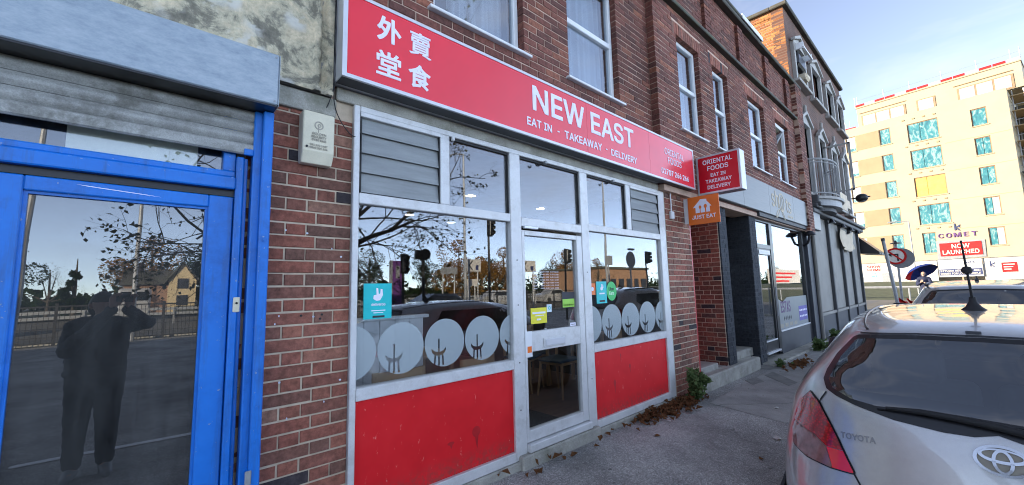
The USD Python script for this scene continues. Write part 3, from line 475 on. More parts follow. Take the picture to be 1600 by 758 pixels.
# parapet of the right-hand stretch is set back in panels between piers
LEDGE = 5.91; soldier = [(a-.12, b+.12, WZ1, WZ1+.20) for a, b, s in WIN if s == 'B']
groups.append((brick_rects(XS, 12.6, 3.0, LEDGE-.04, hB+soldier, off=.0), front(yB), .11, UPPER_BRICK))
for a, b, z0, z1 in soldier+[(a-.12, b+.12, WZ1, WZ1+.20) for a, b, s in WIN if s == 'A']: pass
sol = []
for a, b, z0, z1 in soldier:
    k = int((b-a)/PITCH); w = (b-a)/k; sol += [(a+i*w, a+i*w+w-.01, z0+.004, z1) for i in range(k)]
groups.append((sol, front(yB), .11, RED_BRICK))
strips = [(5.24, 5.55), (7.0, 7.28), (8.62, 8.9), (10.3, 10.58), (11.9, 12.18)]
groups.append((brick_rects(XS, 12.6, LEDGE+.06, 6.85, off=.0), front(yB), .1, UPPER_BRICK))
for a, b in strips: groups.append((brick_rects(a, b, LEDGE+.06, 6.78, off=a), front(yB-.055), .06, UPPER_BRICK))
groups.append((brick_rects(12.6, 13.15, 2.9, 6.95, bond='stretcher', off=12.6), front(yB-.11), .11, UPPER_BRICK))
lay_bricks(rest, groups, 300)
part(rest, 'corner_pilaster', MB().box(12.6, 13.15, yB-.104, yB, 2.9, 6.95), MORTAR_UP)
part(rest, 'string_course', MB().box(XS-.02, 12.6, yB-.09, .1, LEDGE-.04, LEDGE+.02, .01).box(XS-.02, 12.6, yB-.05, .1, LEDGE+.02, LEDGE+.06, .006), COPING)
part(rest, 'parapet_coping', MB().box(.88, XS-.04, -.06, .3, 6.85, 6.93, .015).box(XS-.04, 13.2, yB-.12, .3, 6.85, 6.93, .015), COPING)
part(rest, 'window_lintel', MB().box(1.6, 2.84, -.012, .1, WZ1, WZ1+.07, .004).box(3.34, 4.54, -.012, .1, WZ1, WZ1+.07, .004), COPING)
part(rest, 'eaves_board', MB().box(7.7, 9.95, -.24, .2, 6.93, 6.99, .01), COPING, label='mossy eaves board on the parapet')
part(rest, 'eaves_board', MB().box(8.7, 9.95, -.26, -.24, 6.92, 7.02, .006), WHITE, label='white fascia board at the eaves')
part(rest, 'lintel_strip', MB().box(.93, XS, -.026, .1, 2.93, 3.02, .006), CONCRETE)
part(rest, 'roof', MB().box(.88, 13.19, .26, 9, 6.55, 6.7).box(.88, 13.19, 8.8, 9, 0, 6.6).box(.885, 13.19, .26, 9, 3.02, 3.12).box(5.33, 5.40, .3, 9, .1, 3.0), SHADEWALL)  # unseen roof, rear wall and floor slab, closed so the rooms stay dark
# first floor sash windows
def sash(k, a, b, yf, lab, open_top=False):
    yf += .06
    w = part(rest, 'sash_window', MB().box(a, a+.06, yf+.02, yf+.09, WZ0, WZ1, .006).box(b-.06, b, yf+.02, yf+.09, WZ0, WZ1, .006).box(a, b, yf+.021, yf+.089, WZ1-.06, WZ1, .006).box(a, b, yf+.021, yf+.089, WZ0, WZ0+.05, .006).box(a+.01, b-.01, yf+.015, yf+.08, 4.70, 4.765, .006), UPVC, label=lab)
    part(w, 'pane', B(a+.05, b-.05, yf+.05, yf+.056, WZ0+.04, 4.71, 0), PANEUP)
    if open_top:
        th = math.radians(32); mb = MB()
        for x0, x1, z0, z1 in ((a+.03, a+.09, 4.78, WZ1-.04), (b-.09, b-.03, 4.78, WZ1-.04), (a+.03, b-.03, WZ1-.1, WZ1-.04), (a+.03, b-.03, 4.78, 4.84)): mb.box(x0, x1, -.02, .02, z0-WZ1, z1-WZ1, .005)
        gl = MB().box(a+.08, b-.08, -.003, .003, 4.83-WZ1, -.08)
        rot = np.array([[1, 0, 0], [0, math.cos(th), -math.sin(th)], [0, math.sin(th), math.cos(th)]])
        for nm, m_, mm in (('open_light', mb, UPVC), ('open_pane', gl, PANEUP)): vv, ff, _ = m_.arrays(); part(w, nm, (vv@rot.T*[1, 1, 1]+[0, yf-.01, WZ1], ff), mm)
    else: part(w, 'pane', B(a+.05, b-.05, yf+.050, yf+.056, 4.755, WZ1-.05, 0), PANEUP)
    part(w, 'sill', MB().box(a-.06, b+.07, yf-.11, yf+.05, WZ0-.028, WZ0, .006), UPVC)
    xs = np.linspace(a+.30*(k in (0,))+.02, b-.05, 60); yy = yf+.20+.025*np.sin(xs*38)+.015*np.sin(xs*91+k)
    if k < 5:
        vv = np.array([[x, y, z] for z in (WZ0, WZ1) for x, y in zip(xs, yy)]); q = np.arange(59); part(w, 'curtain', (vv, np.vstack([np.stack([q, q+1, q+61], 1), np.stack([q, q+61, q+60], 1)])), CURTAIN, smooth=True)
    part(w, 'dark_back_plane', MB().box(a-.3, b+.3, yf+1.2, yf+1.3, 3.2, 6.4), SHADEWALL)  # dark plane standing in for the unlit depth of the room
for k, (a, b, s_) in enumerate(WIN): sash(k, a, b, 0 if s_ == 'A' else yB, ['white sash window with a pale curtain over the left of the fascia sign', 'white sash window above the fascia lettering', 'narrow white sash window right of the brick step', 'narrow white sash window second from the brick step', 'white sash window over the salon door', 'white window with its top light propped open'][k], k == 5)

# ---------------------------------------------------------------- aluminium shopfront of the restaurant
sf = thing('aluminium_shopfront', 'silver aluminium restaurant shopfront with two red panels and glazed door', 'shopfront', (3.2, 0, .12))
YF, YR = -.035, .05
def bar(x0, x1, z0, z1, yo=0.0, name='frame_bar'): return part(sf, name, MB().box(x0, x1, YF+yo, YR, z0, z1, .005), ALU)
bar(1.05, 1.092, .19, 2.93, .004); bar(5.20, 5.36, .19, 2.93, .004); bar(2.472, 2.603, .19, 2.886); bar(3.492, 3.622, .19, 2.886)
bar(1.092, 5.20, 2.886, 2.93, .002, 'head_rail'); bar(1.092, 2.472, 2.245, 2.318, .003, 'transom'); bar(2.603, 3.492, 2.215, 2.30, .003, 'transom'); bar(3.622, 5.20, 2.25, 2.325, .003, 'transom')
bar(1.737, 1.825, 2.318, 2.886, .005, 'mullion'); bar(4.40, 4.50, 2.325, 2.886, .005, 'mullion')
bar(1.092, 2.472, .95, 1.030, .001, 'sill_rail'); bar(3.622, 5.20, .955, 1.040, .001, 'sill_rail'); bar(1.092, 2.472, .19, .268, -.004, 'bottom_rail'); bar(3.622, 5.20, .19, .268, -.004, 'bottom_rail')
for x0, x1, z0, z1 in ((1.085, 2.478, 1.026, 2.25), (3.617, 5.205, 1.036, 2.255), (1.82, 2.478, 2.31, 2.89), (2.598, 3.498, 2.295, 2.89), (3.617, 4.405, 2.32, 2.89)):
    part(sf, 'window_pane', B(x0, x1, .004, .010, z0, z1, 0), PANE)
for x0, x1 in ((1.825, 2.472), (2.603, 3.492), (3.622, 4.40)):
    part(sf, 'pane_gasket', MB().box(x0, x0+.012, -.012, .004, 2.32, 2.886).box(x1-.012, x1, -.012, .004, 2.32, 2.886).box(x0, x1, -.013, .004, 2.866, 2.886), RUBBER)
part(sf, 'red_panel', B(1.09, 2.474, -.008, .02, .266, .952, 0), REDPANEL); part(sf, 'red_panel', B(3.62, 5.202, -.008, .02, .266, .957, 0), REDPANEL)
for x0, x1 in ((1.097, 1.733), (4.504, 5.196)):
    for k in range(4):
        z0 = 2.325+.139*k; vv = np.array([[x, y, z] for x in (x0, x1) for y, z in ((-.024, z0), (-.002, z0+.146), (.004, z0+.146), (-.018, z0))]); part(sf, 'louvre_slat', trimesh.convex.convex_hull(vv), ALU_DK)
    part(sf, 'louvre_side', MB().box(x0, x0+.008, -.028, .03, 2.32, 2.886).box(x1-.008, x1, -.028, .03, 2.32, 2.886).box(x0, x1, .03, .036, 2.32, 2.886), RUBBER)
    part(sf, 'louvre_frame', MB().box(x0-.004, x1+.004, YF-.002, .04, 2.855, 2.886, .003), ALU)
for x_ in (2.93, 4.10):
    part(sf, 'window_catch', MB().box(x_, x_+.03, -.06, -.03, 2.865, 2.895, .004), STEEL)
    part(sf, 'catch_hook', MB().tube([(x_-.09, -.045, 2.87), (x_-.09, -.045, 2.835), (x_-.115, -.045, 2.825), (x_-.125, -.045, 2.845)], .008, 6), BLACK)
part(sf, 'hinge_block', MB().box(1.832, 1.862, -.06, -.03, 2.845, 2.885, .008), ALU)
dr = part(sf, 'door', MB().box(2.606, 2.642, -.03, .03, .305, 2.182, .004).box(3.402, 3.489, -.03, .03, .305, 2.182, .004).box(2.642, 3.402, -.03, .03, 2.135, 2.182, .004).box(2.642, 3.402, -.03, .03, 1.073, 1.250, .004).box(2.642, 3.402, -.03, .03, .305, .402, .004), ALU)
part(dr, 'door_glass', B(2.638, 3.406, .002, .008, 1.245, 2.14, 0), PANE); part(dr, 'door_glass', B(2.638, 3.406, .002, .008, .398, 1.078, 0), glassy('lower_door_glass', 1.5, (.88, .9, .9)))
part(dr, 'letterbox', MB().box(2.85, 3.16, -.042, -.028, 1.096, 1.180, .004), ALU); part(dr, 'letterbox_flap', MB().box(2.868, 3.142, -.049, -.041, 1.108, 1.168, .003), SIGNFRAME)
part(dr, 'door_closer', MB().box(2.62, 2.80, -.06, -.03, 2.195, 2.222, .004), SIGNFRAME)
part(dr, 'push_plate', MB().box(2.612, 2.700, -.036, -.028, 1.03, 1.258, .003), UPVC); part(dr, 'orange_sticker', facade(R(2.635, 2.688, 1.07, 1.125), -.0375, .001), ORANGE)
part(sf, 'threshold', MB().box(2.603, 3.492, -.075, .06, .232, .300, .008), ALU)
part(sf, 'concrete_plinth', MB().box(1.05, 5.36, -.055, .3, .02, .188, .012).box(2.5, 3.6, -.09, .3, .02, .230, .012), CONCRETE)
for x_, z_ in ((2.535, .6), (2.535, 1.0), (2.535, 1.5), (2.535, 1.9), (3.555, .7), (3.555, 1.8)): part(sf, 'frame_screw', MB().mesh(lathe([(0, -.003), (.006, -.002), (.006, .004)], (x_, YF-.0005, z_), 8, 1)), DARKSTEEL)
for cx, cz, w_, h_ in ((2.07, .53, .04, .10), (4.0, .58, .022, .09), (4.32, .72, .018, .06), (1.83, .50, .03, .03), (4.14, .86, .012, .05)):
    part(sf, 'panel_stain', facade(unary_union([affinity.scale(Point(cx, cz).buffer(1, 12), w_, h_*.4), Polygon([(cx-w_*.5, cz), (cx+w_*.6, cz), (cx+w_*.2, cz-h_*1.3), (cx-w_*.1, cz-h_*.9)])]), -.0088, .0008), STAIN)
# frosted discs with stool silhouettes cut out
def stool(cx, cz, r):
    k = r/.19; a = affinity.scale(Point(0, 0).buffer(1, 32), .085, .062); arc = affinity.translate(a, 0, -.015).difference(affinity.translate(affinity.scale(Point(0, 0).buffer(1, 32), .085, .062), 0, .022)).intersection(R(-.2, .2, -.2, .02))
    g = unary_union([arc, R(-.009, .009, -.10, .09), Polygon([(-.052, -.055), (-.032, -.055), (-.042, -.175), (-.060, -.175)]), Polygon([(.052, -.055), (.032, -.055), (.042, -.175), (.060, -.175)]), R(-.010, .010, -.175, -.07)])
    return affinity.translate(affinity.scale(g, k*.8, k*.8, origin=(0, 0)), cx-.06*k, cz-.035)
for cx, r, lo, hi in [(1.06, .178, 1.092, 2.47), (1.425, .178, 1.092, 2.47), (1.79, .178, 1.092, 2.47), (2.155, .178, 1.092, 2.47), (2.52, .178, 1.092, 2.47), (3.63, .192, 3.624, 5.198), (4.02, .192, 3.624, 5.198), (4.41, .192, 3.624, 5.198), (4.80, .192, 3.624, 5.198), (5.19, .192, 3.624, 5.198)]:
    disc = Point(cx, 1.25).buffer(r, 40).difference(stool(cx, 1.25, r)).intersection(R(lo, hi, 1.03, 1.6))
    if disc.area > 1e-4: part(sf, 'frosted_disc', facade(disc, .0005, .0015), FROST)
# notices on the glass
def poster(name, x0, x1, z0, z1, m, lines=(), marks=(), y=.0002, lab=None, mm=LETTER):
    p = part(sf, name, facade(R(x0, x1, z0, z1), y, .0016), m, label=lab)
    for s_, a, b, z, h in lines: part(p, 'lettering', ftext(s_, a, z, b-a, h, y-.0002, .0012), mm)
    for g, m2 in marks: part(p, 'print', facade(g, y-.0014, .0012), m2)
roo = Polygon([(1.212, 1.60), (1.238, 1.585), (1.262, 1.59), (1.283, 1.625), (1.278, 1.665), (1.266, 1.667), (1.262, 1.635), (1.252, 1.632), (1.246, 1.672), (1.234, 1.674), (1.236, 1.628), (1.217, 1.625)])
poster('delivery_poster', 1.146, 1.347, 1.464, 1.704, TEAL, [('deliveroo', 1.20, 1.30, 1.553, .018)], [(roo, LETTER), (R(1.20, 1.30, 1.517, 1.523), LETTER), (R(1.215, 1.285, 1.503, 1.508), LETTER), (R(1.21, 1.295, 1.472, 1.486), PRINTDK)], lab='turquoise delivery poster with white animal head')
poster('yellow_notice', 2.725, 2.942, 1.315, 1.46, YELLOW, [], [(R(2.745, 2.922, 1.405, 1.422), LETTER), (R(2.78, 2.90, 1.385, 1.391), LETTER), (R(2.80, 2.86, 1.345, 1.36), LETTER)])
poster('small_notice', 2.945, 3.014, 1.413, 1.487, M('pale_blue_print', (.55, .66, .72), .5), [], [(Point(2.98, 1.452).buffer(.017).difference(Point(2.98, 1.452).buffer(.010)), TEAL)])
poster('hygiene_notice', 3.172, 3.365, 1.44, 1.60, PRINTDK, [], [(R(3.178, 3.36, 1.446, 1.528), LIME)]+[(Point(3.197+.028*k, 1.468).buffer(.009), GREEN) for k in range(6)])
poster('white_sticker', 3.284, 3.374, 1.2545, 1.288, LETTER, [], [(R(3.297, 3.36, 1.268, 1.273), PRINTDK)], y=.0)
for k in range(7):
    z = 1.795-.0265*k
    part(sf, 'opening_hours', ftext(['Mon', 'Tue', 'Wed', 'Thu', 'Fri', 'Sat', 'Sun'][k], 2.775, z, .045, .011, .0005, .001, False), LETTER)
    part(sf, 'opening_hours', ftext('12:00-2:30   5:20-10:00', 2.87, z, .26, .011, .0005, .001, False), LETTER)
roo2 = affinity.translate(affinity.scale(roo, .8, .8, origin=(1.245, 1.62)), 3.85-1.245, 1.63-1.62)
poster('delivery_poster', 3.75, 3.942, 1.459, 1.70, TEAL, [], [(roo2, LETTER), (R(3.80, 3.90, 1.56, 1.575), LETTER), (R(3.80, 3.90, 1.475, 1.495), PRINTDK)], lab='turquoise delivery poster right of the door')
pg = part(sf, 'round_sticker', facade(affinity.translate(affinity.scale(Point(0, 0).buffer(1, 40), .095, .108), 4.04, 1.59), .0002, .0016), GREEN, label='round green delivery sticker')
part(pg, 'lettering', ftext('Uber', 3.985, 1.598, .105, .036, 0, .0012), PRINTDK); part(pg, 'lettering', ftext('Eats', 3.99, 1.548, .095, .036, 0, .0012), M('pale_green_print', (.6, .9, .65), .5))
poster('orange_sticker', 3.63, 3.732, 1.556, 1.682, ORANGE, [], [(Point(3.68, 1.62).buffer(.022), LETTER)])

# ---------------------------------------------------------------- illuminated fascia and projecting signs
fs = thing('fascia_sign', 'long red restaurant fascia sign with white English and Chinese lettering', 'shop sign', (3.45, 0, 3.02))
FX0, FX1, FZ0, FZ1, FY = .90, 6.02, 3.02, 3.618, -.20
part(fs, 'case', MB().box(FX0+.004, FX1-.004, -.185, -.062, FZ0+.006, FZ1-.004, .004).box(FX0+.004, XS-.03, -.07, -.002, FZ0+.006, FZ1-.004, .004), SIGNFRAME)
part(fs, 'soffit', MB().box(FX0+.01, FX1-.01, -.18, -.066, FZ0, FZ0+.008), DARKTRIM)
fr = R(FX0, FX1, FZ0, FZ1).difference(R(FX0+.03, FX1-.022, FZ0+.024, FZ1-.022)); part(fs, 'frame', facade(fr, FY, .02), SIGNFRAME)
for a, b in ((FX0+.03, 3.4485), (3.4515, 4.7405), (4.7435, FX1-.022)): part(fs, 'face_panel', facade(R(a, b, FZ0+.024, FZ1-.022), FY+.005, .006), SIGNRED)
LY = FY+.005
CJK = json.loads('''[[[[[93,-15],[93,138],[96,140],[112,140],[115,137],[115,91],[119,90],[138,74],[159,53],[160,49],[148,37],[144,36],[126,55],[115,63],[115,-15],[112,-18],[96,-18]]],[[[1,62],[2,67],[12,79],[21,97],[33,139],[41,140],[51,138],[54,135],[50,115],[78,116],[88,112],[88,98],[82,71],[67,33],[59,20],[44,2],[31,-9],[18,-17],[13,-16],[3,-6],[1,-4],[1,0],[27,18],[40,33],[45,43],[26,58],[19,51],[14,51]],[[42,94],[35,76],[56,63],[63,88],[63,94]]]],[[[[6,-6],[6,-3],[9,-2],[21,-1],[46,5],[45,6],[27,7],[28,65],[135,65],[135,6],[117,6],[116,5],[152,-5],[155,-7],[155,-9],[138,-16],[119,-9],[92,-3],[91,0],[98,4],[97,6],[65,6],[64,4],[68,3],[69,0],[64,-3],[20,-15],[15,-15]],[[43,50],[118,49],[119,53],[44,54]],[[44,22],[44,17],[119,18],[118,22]],[[44,38],[44,33],[119,34],[118,38]]],[[[10,116],[11,129],[71,129],[72,137],[87,137],[89,129],[150,128],[150,116],[88,115],[89,112],[140,112],[140,100],[21,100],[21,112],[71,112],[72,115]]],[[[18,97],[143,98],[144,68],[19,67]],[[106,86],[106,79],[129,80],[128,86]],[[69,86],[69,79],[91,80],[90,86]],[[54,85],[33,86],[32,80],[53,79]]]],[[[[8,-11],[9,5],[71,6],[70,18],[24,18],[21,21],[21,33],[23,35],[71,36],[70,45],[35,45],[33,47],[33,87],[35,89],[126,89],[128,87],[128,47],[125,45],[90,45],[89,36],[139,35],[141,33],[141,20],[138,18],[90,18],[89,6],[151,5],[153,3],[152,-11]],[[51,73],[51,61],[110,62],[109,73]]],[[[9,111],[33,112],[32,117],[23,129],[25,132],[35,136],[39,136],[41,134],[55,112],[71,112],[72,138],[87,138],[89,136],[89,112],[104,112],[118,130],[120,136],[124,137],[138,131],[137,126],[128,116],[127,112],[151,112],[152,110],[152,73],[151,71],[136,71],[134,73],[133,95],[27,95],[26,73],[24,71],[10,71]]]],[[[[2,84],[3,89],[23,96],[52,113],[67,126],[77,140],[82,140],[92,135],[94,133],[93,126],[109,113],[129,102],[157,93],[160,90],[159,85],[150,74],[146,74],[131,80],[129,79],[129,45],[139,39],[144,34],[144,32],[141,28],[123,17],[121,14],[141,1],[145,-3],[145,-6],[135,-16],[131,-17],[109,-1],[90,8],[89,7],[90,-1],[86,-5],[54,-11],[35,-17],[31,-16],[25,-4],[25,-1],[30,3],[31,8],[31,77],[29,78],[16,72],[12,72]],[[93,29],[102,24],[109,29],[94,30]],[[50,73],[108,72],[109,76],[51,77]],[[51,54],[51,48],[109,49],[108,55]],[[85,108],[84,106],[91,95],[101,95]],[[50,9],[55,8],[72,11],[78,12],[80,14],[67,21],[66,26],[69,30],[51,30]],[[61,96],[68,95],[69,96],[66,100]]]]]''')
for k, (x0, x1, z0, z1) in enumerate([(1.128, 1.308, 3.362, 3.545), (1.372, 1.552, 3.353, 3.535), (1.125, 1.308, 3.112, 3.292), (1.366, 1.545, 3.105, 3.285)]):
    g = unary_union([Polygon(p[0], p[1:]).buffer(0) for p in CJK[k]]); bx = g.bounds; g = affinity.translate(g, -bx[0], -bx[1]); g = affinity.scale(g, (x1-x0)/(bx[2]-bx[0]), (z1-z0)/(bx[3]-bx[1]), origin=(0, 0))
    part(fs, 'character', facade(affinity.translate(g, x0, z0), LY-.0035, .0033), LETTER)
for s_, x, z, w, h in (('NEW', 2.632, 3.292, .775, .228), ('EAST', 3.520, 3.290, .85, .222), ('EAT IN', 2.552, 3.126, .335, .072), ('-', 2.968, 3.13, .03, .07), ('TAKEAWAY', 3.076, 3.118, .625, .076), ('-', 3.775, 3.125, .03, .07), ('DELIVERY', 3.878, 3.106, .54, .074), ('ORIENTAL', 5.145, 3.388, .55, .088), ('FOODS', 5.222, 3.272, .39, .084), ('01707 266 266', 5.02, 3.108, .80, .072)):
    part(fs, 'lettering', ftext(s_, x, z, w, h, LY-.0003, .0035, bold=s_ not in ('ORIENTAL', 'FOODS')), LETTER)
PX = 6.30
ps = thing('projecting_sign', 'red double sided projecting sign reading oriental foods in a silver case', 'shop sign', (PX+.1, -.42, 3.0))
yz = lambda y0, y1, z0, z1: R(-y1, -y0, z0, z1)
part(ps, 'case', MB().box(PX+.006, PX+.20, -.735, -.115, 2.985, 3.575, .006), SIGNFRAME)
part(ps, 'frame', xplane(yz(-.735, -.115, 2.985, 3.575).difference(yz(-.708, -.142, 3.012, 3.55)), PX, .02), SIGNFRAME)
part(ps, 'face_panel', xplane(yz(-.708, -.142, 3.012, 3.55), PX+.003, .005), SIGNRED2)
for z_ in (3.08, 3.42): part(ps, 'wall_bracket', MB().box(PX+.06, PX+.14, -.13, -.06, z_, z_+.08), STEEL)
def ptext(p, s_, yc, z, w, h, x, m): v, f = text(s_, w, h, .003, True); part(p, 'lettering', onto((v, f), (x, yc+w/2, z), (0, -1, 0), (0, 0, 1), (-1, 0, 0)), m)
for s_, w, z, h in (('ORIENTAL', .42, 3.44, .066), ('FOODS', .30, 3.338, .066), ('EAT IN', .21, 3.238, .05), ('TAKEAWAY', .37, 3.148, .052), ('DELIVERY', .33, 3.058, .052)): ptext(ps, s_, -.425, z, w, h, PX+.003, LETTER)
JX = 5.92
js = thing('takeaway_plate_sign', 'square orange takeaway plate sign with white house emblem below the red projecting sign', 'sign', (JX, -.3, 2.5))
part(js, 'backing_plate', MB().box(JX+.004, JX+.03, -.30, -.045, 2.52, 2.89, .004), UPVC)
part(js, 'orange_plate', MB().box(JX-.014, JX+.002, -.55, -.115, 2.49, 2.895, .003), ORANGE)
house = Polygon([(.225, 2.655), (.225, 2.735), (.19, 2.735), (.27, 2.815), (.30, 2.85), (.385, 2.84), (.385, 2.815), (.45, 2.735), (.425, 2.735), (.425, 2.655)]).difference(unary_union([affinity.scale(Point(.29, 2.735).buffer(1, 24), .018, .026), R(.283, .297, 2.655, 2.73), affinity.scale(Point(.365, 2.74).buffer(1, 24), .022, .03), R(.357, .373, 2.655, 2.74)]))
part(js, 'house_emblem', xplane(house, JX-.0165, .002), LETTER)
ptext(js, 'JUST EAT', -.335, 2.57, .33, .052, JX-.0145, LETTER)
jb = thing('wall_junction_box', 'small white junction box on the brick pier behind the orange sign', 'junction box', (5.5, 0, 2.55)); part(jb, 'box', MB().box(5.46, 5.545, -.085, -.041, 2.555, 2.665, .01), UPVC); part(jb, 'conduit', MB().tube([(5.50, -.06, 2.665), (5.50, -.06, 2.93)], .009, 6), UPVC)

# ---------------------------------------------------------------- porch, steps and salon
pz = thing('red_side_door', 'red painted side door deep in the brick porch', 'door', (6.6, .5, .3))
part(pz, 'door_leaf', MB().box(6.16, 7.10, .50, .55, .38, 2.45, .004), REDDOOR); part(pz, 'door_frame', MB().box(6.098, 6.165, -.02, .56, .30, 2.93, .004).box(7.10, 7.148, .47, .56, .36, 2.6, .004).box(6.165, 7.1, .48, .56, 2.45, 2.6, .004), REDDOOR)
part(pz, 'overpanel', MB().box(6.165, 7.148, .49, .55, 2.6, 2.93), REDDOOR)
for z_ in (.6, 1.5): part(pz, 'door_panel', MB().box(6.3, 6.96, .49, .502, z_, z_+.7, .005), REDDOOR)
part(pz, 'side_lining', MB().box(6.099, 6.12, .56, 1.2, .3, 2.93), MORTAR_DK)
st = thing('concrete_step', 'mossy concrete doorstep in front of the porch and dark entrance', 'step', (7.2, -.2, .1))
part(st, 'lower_step', MB().box(5.92, 8.35, -.14, .0, .02, .325, .02).box(5.93, 8.34, 0, .5, .02, .322, .01), CONCRETE); part(st, 'upper_step', MB().box(6.165, 6.9, .02, .5, .3, .40, .012), CONCRETE); part(st, 'upper_step', MB().box(7.52, 8.6, .05, 1.0, .3, .45, .012), CONCRETE)
sal = thing('hair_salon', 'charcoal painted hair salon front with black framed glazing', 'shopfront', (10, 0, .12))
part(sal, 'pier', MB().box(7.18, 7.5, -.052, .02, .05, 2.93), MORTAR_DK); part(sal, 'pier', MB().box(8.656, 9.02, -.052, 1.0, .05, 2.93), MORTAR_DK)
groups = [(brick_rects(7.172, 7.48, .31, 2.93, bond='flemish'), front(-.058), .05, CHAR_BRICK), (brick_rects(8.655, 9.0, .12, 2.93, bond='flemish', off=8.6), front(-.058), .05, CHAR_BRICK), (brick_rects(-.9, .05, .44, 2.93, bond='flemish'), side(8.65), .05, CHAR_BRICK)]
lay_bricks(sal, groups, 220)
part(sal, 'dark_door', MB().box(7.5, 8.65, .92, .97, .44, 2.93), BLACK)
part(sal, 'frame', MB().box(9.02, 9.10, -.03, .05, .2, 2.95, .004).box(9.93, 10.12, -.03, .05, .2, 2.95, .004).box(12.55, 12.75, -.03, .05, .2, 2.95, .004).box(9.1, 9.93, -.028, .05, 2.33, 2.42, .004).box(9.1, 12.55, -.029, .05, 2.88, 2.95, .004), BLACK)
part(sal, 'stall_riser', MB().box(10.12, 12.55, -.026, .05, .12, .60, .004), CHARCOAL); part(sal, 'sill_strip', MB().box(10.12, 12.55, -.045, .0, .60, .628, .004), UPVC)
sd = part(sal, 'door', MB().box(9.102, 9.17, -.02, .03, .25, 2.33, .004).box(9.86, 9.928, -.02, .03, .25, 2.33, .004).box(9.17, 9.86, -.02, .03, .25, .47, .004).box(9.17, 9.86, -.02, .03, 2.2, 2.33, .004), BLACK)
part(sd, 'door_glass', B(9.165, 9.865, .0, .006, .465, 2.21, 0), PANE); part(sd, 'kick_strip', MB().box(9.17, 9.86, -.03, -.018, .475, .50), UPVC); part(sd, 'kick_strip', MB().box(9.105, 9.93, -.06, -.02, .25, .28), UPVC); part(sd, 'head_strip', MB().box(9.17, 9.86, -.03, -.018, 2.215, 2.30), ALU)
part(sd, 'pull_handle', MB().tube([(9.90, -.06, .95), (9.90, -.06, 1.55)], .014, 8), STEEL)
part(sal, 'window_pane', B(10.115, 12.555, .0, .006, .62, 2.89, 0), PANE); part(sal, 'fanlight_pane', B(9.1, 9.93, .0, .006, 2.415, 2.89, 0), PANE)
vin = part(sal, 'frosted_vinyl', facade(R(10.125, 12.545, .632, 1.30).difference(Polygon([(10.125, 1.31), (10.9, 1.31), (10.5, 1.2)])), -.0025, .0015), VINYL)
part(vin, 'lettering', ftext('ESTAS', 10.36, .985, .72, .23, -.0028, .002), PURPLE)
for k in range(5): part(vin, 'diamond_mark', facade(Polygon([(10.5+.13*k, .85), (10.545+.13*k, .90), (10.59+.13*k, .85), (10.545+.13*k, .80)]), -.0045, .0015), PRINTDK)
for k in range(4): part(vin, 'grey_mark', facade(R(10.2+.36*k, 10.44+.36*k, .665, .745), -.0045, .0015), EMBOSS)
vp = part(sal, 'violet_panel', facade(R(11.75, 12.5, .72, 1.06), -.0045, .0018), M('violet_print', (.1, .08, .35), .5))
for k in range(10): part(vp, 'white_mark', facade(R(11.8+.14*(k % 5), 11.89+.14*(k % 5), .80+.14*(k//5), .84+.14*(k//5)), -.0062, .0015), LETTER)
part(sal, 'end_column', MB().box(12.75, 13.18, -.10, .1, .1, 2.98, .006), CHARCOAL); part(sal, 'down_pipe', MB().tube([(13.24, -.14, .15), (13.24, -.14, 3.0)], .045, 8), GREYPANEL)
part(sal, 'ground_slab', MB().box(8.7, 13.0, -.28, .2, .0, .15, .02), CONCRETE)
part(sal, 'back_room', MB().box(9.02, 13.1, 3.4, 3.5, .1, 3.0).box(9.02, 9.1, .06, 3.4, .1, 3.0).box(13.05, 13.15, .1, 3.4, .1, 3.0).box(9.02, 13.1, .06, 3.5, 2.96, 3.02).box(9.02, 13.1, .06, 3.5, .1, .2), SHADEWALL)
wl = thing('wall_lantern', 'black mushroom shaped wall lantern on the salon end column', 'lantern', (12.65, -.2, 2.6)); part(wl, 'shade', lathe([(0, .10), (.06, .09), (.12, .03), (.13, .0), (.09, -.02), (0, -.02)], (12.62, -.2, 2.82), 20), BLACK, smooth=40); part(wl, 'stem', MB().tube([(12.62, -.2, 2.82), (12.64, -.14, 2.62), (12.68, -.04, 2.55)], .03, 8), BLACK)
sg = thing('salon_fascia', 'brushed steel hair salon fascia with thin scissor loop lettering', 'shop sign', (10, -.1, 3.03))
for a, b in ((6.62, 8.10), (8.105, 9.60), (9.605, 11.40), (11.405, 12.80), (12.805, 14.10)): part(sg, 'steel_panel', MB().box(a, b, -.18, -.165, 3.04, 3.66, .002), STEELFASCIA)
part(sg, 'case', MB().box(6.6, 14.12, -.164, -.062, 3.03, 3.67, .004), DARKTRIM); part(sg, 'soffit_box', MB().box(9.0, 13.2, -.15, .06, 2.95, 3.03, .004), DARKTRIM)
def sl(s_, x, w, h=.36, z=3.24): part(sg, 'lettering', ftext(s_, x, z, w, h, -.1805, .004, False), GOLD)
sl('sh', 9.76, .46); sl('ts', 10.78, .40, .34, 3.21)
lp = unary_union([affinity.scale(Point(10.45, 3.38).buffer(1, 32), .21, .21).difference(affinity.scale(Point(10.45, 3.38).buffer(1, 32), .175, .175)), affinity.rotate(affinity.scale(Point(10.45, 3.36).buffer(1, 24), .07, .16).difference(affinity.scale(Point(10.45, 3.36).buffer(1, 24), .045, .135)), 0), affinity.rotate(affinity.scale(Point(10.12, 3.11).buffer(1, 24), .17, .05).difference(affinity.scale(Point(10.12, 3.11).buffer(1, 24), .14, .03)), 35), affinity.rotate(affinity.scale(Point(10.52, 3.10).buffer(1, 24), .15, .04).difference(affinity.scale(Point(10.52, 3.10).buffer(1, 24), .12, .022)), -40)])
part(sg, 'scissor_loop', facade(lp, -.1845, .004), GOLD)
